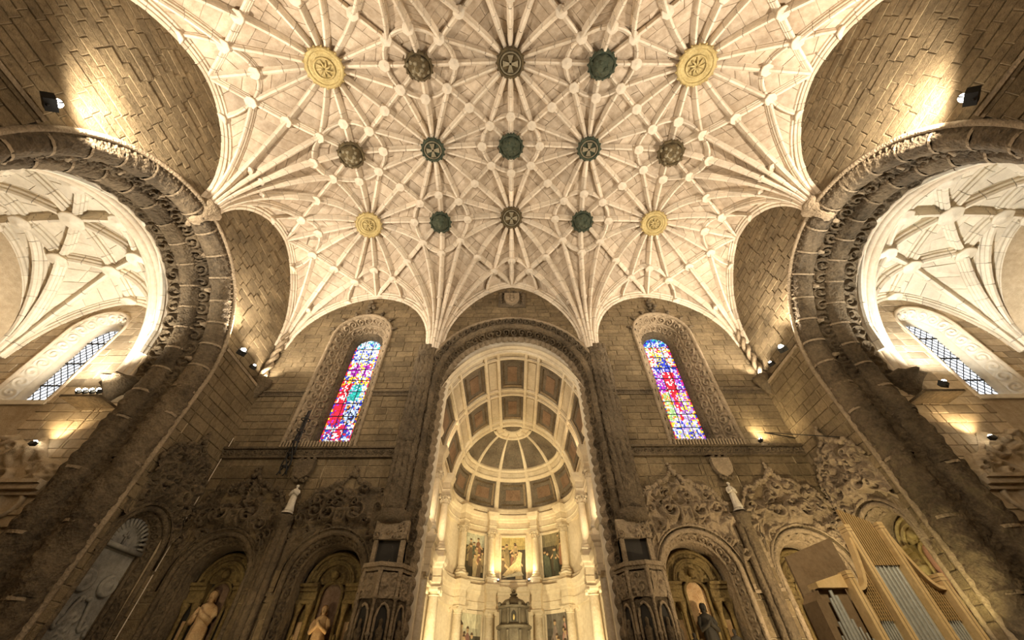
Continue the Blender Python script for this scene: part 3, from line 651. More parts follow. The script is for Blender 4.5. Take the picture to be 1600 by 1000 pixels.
    H = foliage(U, Z, 60+s, 34, (16.3, 22.4, 5.6, 7.3), (0.25, 0.5))*0.3*np.clip((prof-Z)*6, 0, 1)
    Z2 = np.minimum(Z, prof)
    part('scrollwork', MB().grid(np.stack([s*U, CY1 - 0.06 - H, Z2], -1)), 'chapel_wall', True)
    for k in range(4):
        c = 17.0 + k*1.45; part('roundel', MB().lathe([(0.02, 0), (0.3, -0.02), (0.36, -0.09), (0.44, -0.1), (0.5, -0.02), (0.5, 0.03)], 20, (s*c, CY1-0.17, 4.8), axis='y'), 'chapel_wall', True)
    return wall
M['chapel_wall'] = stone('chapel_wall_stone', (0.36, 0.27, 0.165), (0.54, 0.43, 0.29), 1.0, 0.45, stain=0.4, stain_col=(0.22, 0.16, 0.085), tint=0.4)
wall_left = side(-1); wall_right = side(1)

# ================================================================ CHANCEL WALL
ea = lambda u, z, d: (u, D - d, z)
ARC, ARZ = 5.15, 12.95                             # chancel arch: outer radius and springing
WCX, WOH, WOS, WOB = 9.75, 1.8, 16.8, 8.95          # window surrounds
NE = [(7.45, 1.62, 3.55), (12.05, 1.55, 3.6)]       # altar niches: centre, half width, springing
wall_east = empty('wall_east', (0, 0, 0), kind='structure'); wall_east['label'] = 'coursed stone wall around the chancel arch with two stained glass windows'
zte = lambda u: zv(u, np.full_like(np.asarray(u, float), D))
SPL = WOS + 0.0; HC = math.sqrt(ARC**2 - (SPL-ARZ)**2)
cz_ = lambda u: np.where(np.abs(u) < ARC, ARZ + np.sqrt(np.clip(ARC**2-np.asarray(u)**2, 0, None)), 8.95)
wz_ = lambda u: np.where(np.abs(np.abs(u)-WCX) < WOH, WOS + np.sqrt(np.clip(WOH**2 - (np.abs(np.asarray(u))-WCX)**2, 0, None)), 8.95)
lowt = []
for s in (-1, 1):
    m = lambda a, b, s=s: (min(s*a, s*b), max(s*a, s*b))
    lowt += [(*m(HC, WCX-WOH), cz_, cst(SPL)), (*m(WCX+WOH, W), cst(8.95), zte)]
b1 = brickwork(wall_east, ea, lowt, 8.95, SPL, 0.40, (0.55, 1.2), 71, (0, 0.03), maxobj=150)
b1b = brickwork(wall_east, ea, [(-W, W, lambda u: np.maximum(cz_(u), wz_(u)), zte)], SPL, 22.4, 0.40, (0.55, 1.2), 72, (0, 0.03), maxobj=90)
b1b.obj('wall_core', 'wall_mortar', wall_east)
nzf = lambda c, h, zs: (lambda u: zs + np.sqrt(np.clip(h**2-(np.abs(np.asarray(u))-c)**2, 0, None)))
low = []
for s in (-1, 1):
    m = lambda a, b, s=s: (min(s*a, s*b), max(s*a, s*b))
    e0 = ARC
    for (c, h, zs) in NE:
        low.append((*m(e0, c-h), cst(FLOOR), cst(8.5))); low.append((*m(c-h, c+h), nzf(c, h, zs), cst(8.5))); e0 = c+h
    low.append((*m(e0, W), cst(FLOOR), cst(8.5)))
lowwall = empty('lower_courses', (0, 0, 0)); lowwall.parent = wall_east
b2 = brickwork(lowwall, ea, low, FLOOR, 8.48, 0.55, (0.7, 1.5), 73, (0, 0.03), maxobj=60)
b1.obj('wall_core', 'wall_mortar', wall_east); b2.obj('wall_core', 'wall_mortar', wall_east)
# carved cornice and the upper string course
def strip(name, u0, u1, z0, z1, proj, mat, parent, seed=0, amp=0.09):
    us = np.arange(u0, u1+0.001, 0.03); q = np.linspace(0, 1, 13); U, Q = np.meshgrid(us, q, indexing='ij')
    H = scrolls(U+40, Q*(z1-z0), z1-z0, seed)*amp*np.sin(np.clip(Q, 0, 1)*PI)
    mb = MB(); mb.grid(np.stack([U, D - proj*0.6 - H, z0 + Q*(z1-z0)], -1))
    mb.box(u0, u1, D-proj, D+0.05, z1, z1+0.1); mb.box(u0, u1, D-proj*0.7, D+0.05, z0-0.08, z0)
    return mb.obj(name, mat, parent)
for s in (-1, 1):
    cn = MB()
    m = lambda a, b, s=s: (min(s*a, s*b), max(s*a, s*b))
    o = strip('cornice', *m(ARC+0.3, W-0.4), 8.5, 8.85, 0.28, 'carve', wall_east, 1)
    strip('string_course', *m(ARC+0.15, WCX-WOH-0.05), 12.1, 12.25, 0.16, 'carve', wall_east, 2, 0.03)
    strip('string_course', *m(WCX+WOH+0.05, W-0.42), 12.1, 12.25, 0.16, 'carve', wall_east, 2, 0.03)
# --- stained glass windows
PAL = dict(b=(0.03, 0.06, 0.55), l=(0.45, 0.62, 0.95), w=(0.9, 0.92, 0.95), r=(0.75, 0.02, 0.05), p=(0.38, 0.02, 0.45), t=(0.02, 0.45, 0.42), y=(0.95, 0.72, 0.05), o=(0.9, 0.28, 0.02), g=(0.45, 0.75, 0.3), v=(0.5, 0.35, 0.85), k=(0.02, 0.02, 0.05))
def glass_colour(h, x, side, g):
    """h: 0 sill .. 1 head, x: -1..1 across"""
    mixp = lambda st: PAL[g.choice(st)]
    if abs(x) > 0.86: return mixp('rpyorb')
    if side < 0:
        if h < 0.16: return mixp('wwlbbpr') if abs(x) > 0.28 else mixp('rrwp')
        if h < 0.33: return mixp('rrrp') if x < -0.15 else mixp('llbwok')
        if h < 0.52:
            if x < -0.2: return mixp('rrrw')
            return mixp('ttlt') if h > 0.36 and x < 0.6 else mixp('wlyb')
        if h < 0.60: return mixp('wybry')
        if h < 0.74:
            if math.hypot(x*1.0, (h-0.66)*9) < 0.75: return mixp('pppw') if abs(x) > 0.2 else mixp('ywp')
            return mixp('ywlr')
        if h < 0.90: return mixp('wwlbwly')
        return mixp('llbwtw')
    if h < 0.17: return mixp('vwbwlvy')
    if h < 0.42:
        if x < -0.3: return mixp('ggwgo')
        if abs(x) < 0.15: return mixp('rrw')
        return mixp('vvpyw')
    if h < 0.62:
        if abs(x - (0.45-h)*-0.8) < 0.4: return mixp('rrrr') if g.random() < .8 else PAL['w']
        return mixp('ppbvw')
    if h < 0.68: return mixp('bbwbv')
    if h < 0.80:
        if abs(x) < 0.42*(1-(h-0.68)/0.12)+0.12: return mixp('bbby')
        return mixp('wrwyl')
    if h < 0.9: return mixp('wylwr')
    return mixp('bblbwt')
for s in (-1, 1):
    wn = empty('window_%d' % (1 if s < 0 else 2), (0, 0, 0), kind='structure')
    wn['label'] = 'round-headed stained glass window %s of the chancel arch' % ('left' if s < 0 else 'right')
    em = lambda u, z, d, s=s: (u, D - d, z)
    wp = arch_path(s*WCX, WOH, WOS, WOH, WOB, 0.035)
    arch_sweep(MB(), em, wp, [(0.05, -0.14), (-0.12, -0.12), (-0.16, -0.02), (-0.1, 0.06), (0.0, 0.08)]).obj('outer_moulding', 'carve_light', wn, True)
    arch_sweep(MB(), em, wp, [(0.0, 0.08), (0.25, 0.18), (0.5, 0.36)], lambda l, q, wd: scrolls(l, q, wd, 4+s), 0.15, dens=20).obj('carved_outer_splay', 'carve_light', wn, True)
    arch_sweep(MB(), em, wp, roll_prof(0.52, 0.40, 0.07, 7)).obj('roll', 'carve_light', wn, True)
    arch_sweep(MB(), em, wp, [(0.06, -0.12), (0.06, 0.05), (0.3, 0.16), (0.55, 0.34), (1.0, 0.62), (1.1, 0.72)]).obj('surround_core', 'carve', wn, True)
    arch_sweep(MB(), em, wp, [(0.55, 0.42), (0.75, 0.5), (1.0, 0.68)], lambda l, q, wd: scrolls(l, q, wd, 8+s), 0.13, dens=18).obj('carved_inner_splay', 'carve_light', wn, True)
    arch_sweep(MB(), em, wp, [(1.0, 0.68), (1.02, 0.76), (1.15, 0.86), (1.4, 0.95), (1.45, 0.95)]).obj('reveal', 'carve', wn, True)
    # leafy finial over the head
    fn = MB(); g = random.Random(3)
    for k in range(9): fn.ball((s*WCX + g.uniform(-.25, .25), D-0.2+g.uniform(-.1, .1), WOS+WOH+0.15+k*0.13), g.uniform(.1, .2), 7, 5, sq=(1, .7, .8))
    for k in range(7):
        a = PI*(k+0.5)/7
        for q in range(3): fn.ball((s*WCX - (WOH+.2+.1*q)*math.cos(a), D-0.15, WOS+(WOH+.2+.1*q)*math.sin(a)), .11-.02*q, 6, 4)
    fn.obj('finial_leaves', 'carve', wn, True, kind='stuff')
    GH, GY, G0, GS = 0.86, D+1.42, 9.95, 16.75
    bars = [G0 + (GS+GH-G0)*k/9 for k in range(10)]
    cols = [-GH, -GH/3, GH/3, GH]
    g = random.Random(40+s)
    hw = lambda z: GH if z <= GS else math.sqrt(max(GH**2-(z-GS)**2, 0))
    for k in range(9):
        for c in range(3):
            m = MB(); x0, x1, z0, z1 = cols[c], cols[c+1], bars[k], bars[k+1]
            nx, nz = 6, 8
            J = {}
            for a in range(nx+1):
                for bq in range(nz+1):
                    jx = g.uniform(-.38, .38) if 0 < a < nx else 0; jz = g.uniform(-.38, .38) if 0 < bq < nz else 0
                    J[a, bq] = (x0+(a+jx)/nx*(x1-x0), z0+(bq+jz)/nz*(z1-z0))
            for a in range(nx):
                for bq in range(nz):
                    q = [J[a, bq], J[a+1, bq], J[a+1, bq+1], J[a, bq+1]]
                    cxm = sum(p[0] for p in q)/4; czm = sum(p[1] for p in q)/4
                    if czm > GS and cxm**2 + (czm-GS)**2 > GH**2: continue
                    q = [(max(-hw(z), min(hw(z), x)), z) for x, z in q]
                    cc_ = (sum(p[0] for p in q)/4, sum(p[1] for p in q)/4)
                    q2 = [(x+(cc_[0]-x)*0.14, z+(cc_[1]-z)*0.14) for x, z in q]
                    col = glass_colour((czm-G0)/(GS+GH-G0), cxm/GH, s, g)
                    kf = g.uniform(0.55, 1.25); col = tuple(min(1.0, v*kf) for v in col)
                    m.add([(s*WCX+x, GY, z) for x, z in q2], [(0, 1, 2, 3)], 0, 0, col)
            if m.f: m.obj('pane', 'stained', wn)
    lead = MB(); lead.grid([[(s*WCX-hw(z), GY+0.012, z), (s*WCX+hw(z), GY+0.012, z)] for z in np.linspace(G0, GS+GH-0.01, 40)]); lead.obj('lead_backing', 'iron', wn)
    for z in bars[:-1]: MB().box(s*WCX-hw(z), s*WCX+hw(z), GY-0.05, GY-0.01, z-0.018, z+0.018).obj('glazing_bar', 'iron', wn)
    for c in cols[1:3]: MB().box(s*WCX+c-0.014, s*WCX+c+0.014, GY-0.05, GY-0.01, G0, GS+0.78).obj('glazing_bar', 'iron', wn)
    MB().box(s*WCX-WOH, s*WCX+WOH, D-0.2, D+1.5, WOB-0.08, WOB+0.05).box(s*WCX-1.0, s*WCX+1.0, D+1.25, D+1.5, WOB, G0).obj('sill', 'carve', wn)
    for k in range(24): MB().box(s*WCX-1.75+k*0.148, s*WCX-1.75+k*0.148+0.085, D-0.34, D-0.2, 8.9, 9.2).obj('dentil', 'carve_light', wn)
# --- chancel arch
cp = arch_path(0, ARC, ARZ, ARC, FLOOR, 0.045)
ch_arch = empty('chancel_arch', (0, 0, 0)); ch_arch.parent = wall_east
def cband(name, mat, prof, carve=None, amp=0.06, dens=None): return arch_sweep(MB(), ea, cp, prof, carve, amp, dens=dens).obj(name, mat, ch_arch, True)
cband('label_moulding', 'carve_light', [(0.05, -0.14), (-0.22, -0.12), (-0.26, -0.02), (-0.2, 0.06)])
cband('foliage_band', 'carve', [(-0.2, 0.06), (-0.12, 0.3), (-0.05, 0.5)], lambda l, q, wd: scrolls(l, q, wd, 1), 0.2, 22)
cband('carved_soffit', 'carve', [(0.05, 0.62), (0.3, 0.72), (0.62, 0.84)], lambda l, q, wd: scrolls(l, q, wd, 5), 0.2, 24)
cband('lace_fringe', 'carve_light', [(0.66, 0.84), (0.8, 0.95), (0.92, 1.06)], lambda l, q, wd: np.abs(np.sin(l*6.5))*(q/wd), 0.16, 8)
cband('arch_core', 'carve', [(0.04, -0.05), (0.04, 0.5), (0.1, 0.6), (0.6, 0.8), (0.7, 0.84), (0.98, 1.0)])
cband('inner_moulding', 'marble', [(0.95, 0.98), (0.9, 1.08), (1.0, 1.12), (1.02, 1.2), (1.3, 1.22)])
L = cp[2]; x = 0.0
while x < L[-1]:
    x2 = min(x+1.15, L[-1]); i0, i1 = np.searchsorted(L, x), np.searchsorted(L, x2)
    if i1-i0 > 2:
        mb = MB(); arch_sweep(mb, ea, cp, roll_prof(0.0, 0.56, 0.17, 9), lambda l, q, wd: 0.5+0.5*np.cos(q*18+l*7), 0.05, sel=slice(i0, min(i1+1, len(L))))
        mb.t = [rnd.gauss(0, 0.4)]*len(mb.f); mb.obj('arch_stone', 'carve', ch_arch, True)
    x = x2
# shafts under the ribs at either side of the arch, shafts in the corners
for s in (-1, 1):
    for k, dx in enumerate((-0.36, -0.12, 0.13, 0.37)):
        zs_ = np.linspace(5.9, 15.6, 260); r0 = 0.19 if k in (1, 2) else 0.15
        rr_ = lambda a, z, k=k: 1 + (0.0 if z > 14.6 else 0.3*math.sin(4*a + z*7 + k)*math.sin(z*5.3 + 2*k) + 0.16*math.sin(9*a - z*15) + 0.18*abs(math.sin(z*2.1 + k)))
        MB().lathe([(r0, z) for z in zs_], 14, (s*5.25 + dx, D-0.28+0.1*abs(dx), 0), fn=rr_).obj('carved_shaft', 'carve', wall_east, True)
    for zc_ in (14.9, 12.2, 9.3, 6.1): MB().lathe([(0.05, -0.3), (0.4, -0.2), (0.5, 0), (0.46, 0.12), (0.5, 0.2), (0.05, 0.25)], 14, (s*5.25, D-0.12, zc_), fn=lambda a, z: 1+0.12*math.cos(7*a+z*6)).obj('shaft_capital', 'carve', wall_east, True)
    zs_ = np.linspace(12.9, 16.6, 80)
    for ph in (0, PI):
        mb = MB(); mb.tube([(s*(W-0.3)+0.12*math.cos(z*4.5+ph), D-0.3+0.12*math.sin(z*4.5+ph), z) for z in zs_], circ(0.12, 8)); mb.obj('twisted_shaft', 'carve_light', wall_east, True)
    MB().lathe([(0.05, -1.0), (0.2, -0.8), (0.4, -0.3), (0.55, 0), (0.5, 0.2), (0.05, 0.22)], 14, (s*(W-0.42), D-0.25, 12.8), fn=lambda a, z: 1+0.1*math.cos(6*a)).obj('corner_corbel', 'carve', wall_east, True)
# royal arms over the arch
arms = empty('heraldic_shield', (0, D-0.05, 19.5), 'weathered stone coat of arms on the wall above the chancel arch', 'coat of arms')
def xz_prism(pts, y0, y1):
    n = len(pts); mb = MB(); mb.add([(x, y0, z) for x, z in pts] + [(x, y1, z) for x, z in pts], [tuple(range(n))] + [(i, (i+1) % n, n+(i+1) % n, n+i) for i in range(n)]); return mb
sh = [(-.55, .5), (-.55, -.1), (-.4, -.45), (0, -.7), (.4, -.45), (.55, -.1), (.55, .5)]
xz_prism([(x*0.95, z+0.6) for x, z in sh], -0.3, -0.1).obj('shield', 'carve_light', arms)
for (x, z) in ((0, .6), (-.26, .6), (.26, .6), (0, .9), (0, .3)): xz_prism([(x+a*0.18, z+b*0.2) for a, b in sh], -0.36, -0.28).obj('small_shield', 'carve_light', arms)
mb = MB()
for k in range(9): mb.ball((-.6+k*.15, -0.2, 1.25+.1*math.sin(k*1.6)), .11, 6, 4)
for k in range(8): mb.ball((.78*(-1)**k, -0.15, 0.1+k*.14), .14, 6, 4)
mb.box(-.95, .95, -.12, .04, -.15, 1.35); mb.obj('mantling', 'carve', arms, True)

# ================================================================ CHANCEL
CR, CRISE, CZ, CY_A, CY_F = 4.6, 5.5, 10.9, 28.2, 18.4
def barrel(phi, y, inn=0.0):      # phi in degrees from the crown
    a = math.radians(phi); return ((CR-inn)*math.sin(a), y, CZ + (CRISE-inn)*math.cos(a))
def dome(phi, lam, inn=0.0):
    a, b = math.radians(phi), math.radians(lam)
    return ((CR-inn)*math.sin(a)*math.sin(b), CY_A + (CR-inn)*math.sin(a)*math.cos(b), CZ + (CRISE-inn)*math.cos(a))
mb = MB()
mb.grid([[barrel(p, y) for p in np.linspace(-91, 91, 61)] for y in (CY_F-0.3, CY_A)]); mb.grid([[dome(p, l) for l in np.linspace(-91, 91, 49)] for p in np.linspace(0.2, 91, 25)])
mb.grid([[barrel(p, 18.66), tuple(a+b for a, b in zip(barrel(p, 18.66), (2.2*math.sin(math.radians(p)), 0, 2.2*math.cos(math.radians(p)))))] for p in np.linspace(-110, 110, 61)])
cvault = mb.obj('ceiling_chancel', 'marble', None, True, 'structure'); cvault['label'] = 'coffered barrel vault and half dome of the chancel'
def cpanel(fn, a0, a1, b0, b1, inn, mat, name, parent, na=8, nb=6, edge=0.05):
    A, B = np.linspace(a0, a1, na), np.linspace(b0, b1, nb)
    P = np.array([[fn(a, b, inn) for b in B] for a in A]); m = MB(); m.grid(P)
    out = np.array([[fn(a, b, inn-edge) for b in B] for a in A])
    for e in (0, -1):
        m.grid([P[e], out[e]]); m.grid([P[:, e], out[:, e]])
    return m.obj(name, mat, parent, False)
def coffer(fn, a0, a1, b0, b1, rich=True):
    o = cpanel(fn, a0, a1, b0, b1, 0.03, 'fresco', 'coffer_panel', cvault)
    if rich:
        da, db = (a1-a0), (b1-b0); cpanel(fn, a0+da*.3, a1-da*.3, b0+db*.24, b1-db*.24, 0.07, 'fresco_red', 'inner_panel', o)
        cpanel(fn, a0+da*.08, a1-da*.08, b1-db*.12, b1-db*.05, 0.09, 'carve_light', 'painted_ledge', o)
        cpanel(fn, a0+da*.1, a0+da*.16, b0+db*.1, b1-db*.1, 0.06, 'carve', 'painted_frame', o); cpanel(fn, a1-da*.16, a1-da*.1, b0+db*.1, b1-db*.1, 0.06, 'carve', 'painted_frame', o)
    return o
def arc_rib(fn, var, fixed, t0, t1, wdt, inn=0.16, n=24, name='vault_rib'):
    """var 'a': runs along the first parameter at fixed second one; width wdt is in the other parameter"""
    m = MB(); T = np.linspace(t0, t1, n); R_ = []
    for t in T:
        q = []
        for (dw, i_) in ((-0.5, -0.02), (-0.5, inn*0.6), (-0.3, inn*0.7), (-0.3, inn), (0.3, inn), (0.3, inn*0.7), (0.5, inn*0.6), (0.5, -0.02)):
            a, b = (t, fixed+dw*wdt) if var == 'a' else (fixed+dw*wdt, t)
            q.append(fn(a, b, i_))
        R_.append(q)
    m.grid(R_, True); return m.obj(name, 'marble', cvault)
PH = [12, 23, 47, 58, 85]
for y in (18.6, 19.2, 22.75, 23.4, 27.15, 27.85): arc_rib(barrel, 'a', y, -90, 90, 0.26, n=60)
for p in PH:
    for sg2 in (-1, 1): arc_rib(barrel, 'b', sg2*p, 18.5, 28.0, 3.0, n=20)
bays = [(19.4, 22.6), (23.6, 26.95)]
for (y0, y1) in bays:
    coffer(barrel, -10.3, 10.3, y0, y1)
    for sg2 in (-1, 1):
        for (p0, p1) in ((24.8, 45.2), (60, 83)):
            coffer(barrel, *sorted((sg2*p0, sg2*p1)), y0, y1)
        for (p0, p1) in ((14, 21), (49, 56)): cpanel(barrel, *sorted((sg2*p0, sg2*p1)), y0+0.1, y1-0.1, 0.06, 'marble_grey', 'plain_panel', cvault)
for (y0, y1) in ((18.78, 19.02), (22.93, 23.22), (27.33, 27.67)):
    for (p0, p1) in ((-10.3, 10.3), (14, 21), (-21, -14), (25, 45), (-45, -25), (49, 56), (-56, -49)): cpanel(barrel, p0, p1, y0, y1, 0.06, 'marble_grey', 'plain_panel', cvault, 8, 2)
for p in (9.5, 18.5, 53, 60.5, 87): arc_rib(dome, 'b', p, -92, 92, 3.0 if p < 80 else 4.0, n=60)
for l in (-54, -18, 18, 54): arc_rib(dome, 'a', l, 18.5, 87, 4.5, n=24)
for l in (-72, -36, 0, 36, 72):
    arc_rib(dome, 'a', l+18 if l < 72 else 88, 9.5, 18.5, 6, n=6)
    coffer(dome, 20.5, 51, l-15.5, l+15.5, False); coffer(dome, 63, 84.5, l-15.5, l+15.5)
    cpanel(dome, 55, 58.8, l-15.8, l+15.8, 0.06, 'marble_grey', 'plain_panel', cvault)
cpanel(dome, 0.3, 8.2, -90, 90, 0.05, 'fresco', 'coffer_panel', cvault, 6, 24)
# walls of the chancel: straight sides then the round apse
WR = 4.78
def wallpt(sd, off=0.0):
    """sd: path metres from the left front corner; returns point and inward normal"""
    Ls = CY_A - CY_F; La = PI*WR
    if sd < Ls: return (-WR+off, CY_F+sd), (1, 0)
    if sd < Ls+La:
        a = PI - (sd-Ls)/WR; return ((WR-off)*math.cos(a), CY_A+(WR-off)*math.sin(a)), (-math.cos(a), -math.sin(a))
    return (WR-off, CY_A-(sd-Ls-La)), (-1, 0)
LS = CY_A - CY_F; LT = 2*LS + PI*WR
sds = np.concatenate([np.linspace(0, LS, 12), np.linspace(LS, LS+PI*WR, 61)[1:], np.linspace(LS+PI*WR, LT, 12)[1:]])
def wsweep(prof, name, mat, parent, smooth=False):
    m = MB(); m.grid([[(*wallpt(sd, off)[0], z) for off, z in prof] for sd in sds]); return m.obj(name, mat, parent, smooth)
wch = wsweep([(0, FLOOR), (0, CZ+0.1)], 'wall_chancel', 'marble', None, True); wch['kind'] = 'structure'; wch['label'] = 'cream marble wall of the chancel and its round apse'
wsweep([(0, 4.62), (.22, 4.62), (.22, 4.8), (.27, 4.8), (.27, 5.05), (.2, 5.1), (.2, 5.5), (.25, 5.55), (.28, 5.68), (.38, 5.74), (.42, 5.9), (.46, 6.02), (0.0, 6.06)], 'entablature', 'marble', wch)
wsweep([(0, 6.05), (.2, 6.05), (.2, 6.32), (.0, 6.36)], 'plinth_course', 'marble', wch)
wsweep([(0, 9.62), (.16, 9.62), (.16, 9.85), (.2, 9.9), (.14, 9.95), (.14, 10.35), (.2, 10.4), (.24, 10.52), (.34, 10.6), (.4, 10.85), (0, 10.9)], 'entablature', 'marble', wch)
# columns
def column_proto(name, r, h, corinth, mat):
    e = empty(name, (0, 0, 0))
    MB().box(-r*1.55, r*1.55, -r*1.55, r*1.55, 0, .12).lathe([(r*1.5, .12), (r*1.55, .2), (r*1.4, .28), (r*1.2, .3), (r*1.3, .36), (r*1.1, .44), (r, .5)], 20).obj('base', 'marble', e, True)
    MB().lathe([(r, .48), (r*1.02, h*.35), (r*.97, h*.65), (r*.86, h-.6 if corinth else h-.38)], 24).obj('shaft', mat, e, True)
    m = MB(); z0 = h-.62 if corinth else h-.4
    m.lathe([(r*.9, z0), (r*.98, z0+.04), (r*.86, z0+.08), (r*.9, z0+.2), (r*1.25, h-.12)], 20)
    m.box(-r*1.35, r*1.35, -r*1.35, r*1.35, h-.12, h)
    if corinth:
        for row in range(2):
            for k in range(8):
                a = 2*PI*(k+.5*row)/8; q = r*(1.0+.12*row); zz = z0+.1+.18*row
                m.tube([(q*math.cos(a), q*math.sin(a), zz), (q*1.08*math.cos(a), q*1.08*math.sin(a), zz+.14), (q*1.35*math.cos(a), q*1.35*math.sin(a), zz+.2), (q*1.4*math.cos(a), q*1.4*math.sin(a), zz+.14)], [(-.07, -.02), (.07, -.02), (.07, .02), (-.07, .02)], scale=[1, 1, .9, .4])
    for sx in (-1, 1):
        for sy in (-1, 1): m.lathe([(0.01, -.07), (r*.42, -.07), (r*.42, .07), (0.01, .07)], 10, (sx*r*1.2, sy*r*1.1, h-.2), axis='y')
    m.obj('capital', 'marble' if not corinth else 'marble_grey', e)
    return e
protoL = column_proto('lower_column', .30, 4.62-FLOOR, False, 'marble_grey'); protoU = column_proto('upper_column', .25, 9.62-6.4, True, 'marble')
ap = lambda deg: LS + (deg+90)/180*PI*WR
cpos = [(.42, 'first from the chancel arch on the left'), (2.9, 'second from the chancel arch on the left'), (6.7, 'third from the chancel arch on the left'), (ap(-57), 'at the left end of the apse'), (ap(-22.5), 'just left of the middle apse painting'),
        (ap(22.5), 'just right of the middle apse painting'), (ap(57), 'at the right end of the apse'), (LT-6.7, 'third from the chancel arch on the right'), (LT-2.9, 'second from the chancel arch on the right'), (LT-.42, 'first from the chancel arch on the right')]
firstL = firstU = True
for sd, lb in cpos:
    (x, y), nn = wallpt(sd, .38); rz = math.atan2(nn[1], nn[0]) + PI/2
    o = protoL if firstL else copy_tree(protoL); firstL = False
    o.location = (x, y, FLOOR); o.rotation_euler = (0, 0, rz); o['kind'] = 'thing'; tag(o, 'lower tier marble column with scrolled capital, '+lb, 'column', 'lower marble columns of the chancel')
    o = protoU if firstU else copy_tree(protoU); firstU = False
    o.location = (x, y, 6.4); o.rotation_euler = (0, 0, rz); o['kind'] = 'thing'; tag(o, 'upper tier marble column with leafy capital, '+lb, 'column', 'upper marble columns of the chancel')
    for (pf, nm_) in (([(4.63, .33), (4.8, .33), (4.82, .36), (5.08, .36), (5.1, .33), (5.5, .33), (5.56, .37), (5.7, .4), (5.78, .48), (6.0, .53), (6.06, .53)], 'entablature_block'), ([(6.05, .36), (6.3, .36), (6.4, .33)], 'pedestal'), ([(9.63, .28), (9.85, .29), (9.9, .32), (9.95, .28), (10.35, .28), (10.42, .33), (10.6, .42), (10.85, .48), (10.9, .48)], 'entablature_block')):
        m = MB(); ca, sa = math.cos(rz), math.sin(rz)
        rows = []
        for z, hw_ in pf:
            q = [(-hw_, -hw_), (hw_, -hw_), (hw_, .5), (-hw_, .5)]
            rows.append([(x+a*ca-b*sa, y+a*sa+b*ca, z) for a, b in q])
        m.grid(rows, True); m.add(rows[0], [(0, 1, 2, 3)]); m.add(rows[-1], [(0, 1, 2, 3)]); m.obj(nm_, 'marble', wch)
# recessed wall panels between the side columns
for k, (s0, s1) in enumerate(((3.6, 6.0), (7.4, 9.5), (LT-6.0, LT-3.6), (LT-9.5, LT-7.4))):
    for (z0, z1) in ((-1.0, 4.2), (6.6, 9.4)):
        for (a, b, c, d) in ((s0, s1, z1-.14, z1), (s0, s1, z0, z0+.14), (s0, s0+.14, z0, z1), (s1-.14, s1, z0, z1)):
            p0, p1 = wallpt(a, .01)[0], wallpt(b, .08)[0]
            MB().box(min(p0[0], p1[0]), max(p0[0], p1[0]), min(p0[1], p1[1]), max(p0[1], p1[1]), c, d).obj('panel_moulding', 'marble', wch)
        p0, p1 = wallpt(s0+.3, .01)[0], wallpt(s1-.3, .05)[0]
        MB().box(min(p0[0], p1[0]), max(p0[0], p1[0]), min(p0[1], p1[1]), max(p0[1], p1[1]), z0+.3, z1-.3).obj('wall_panel', 'marble_grey', wch)
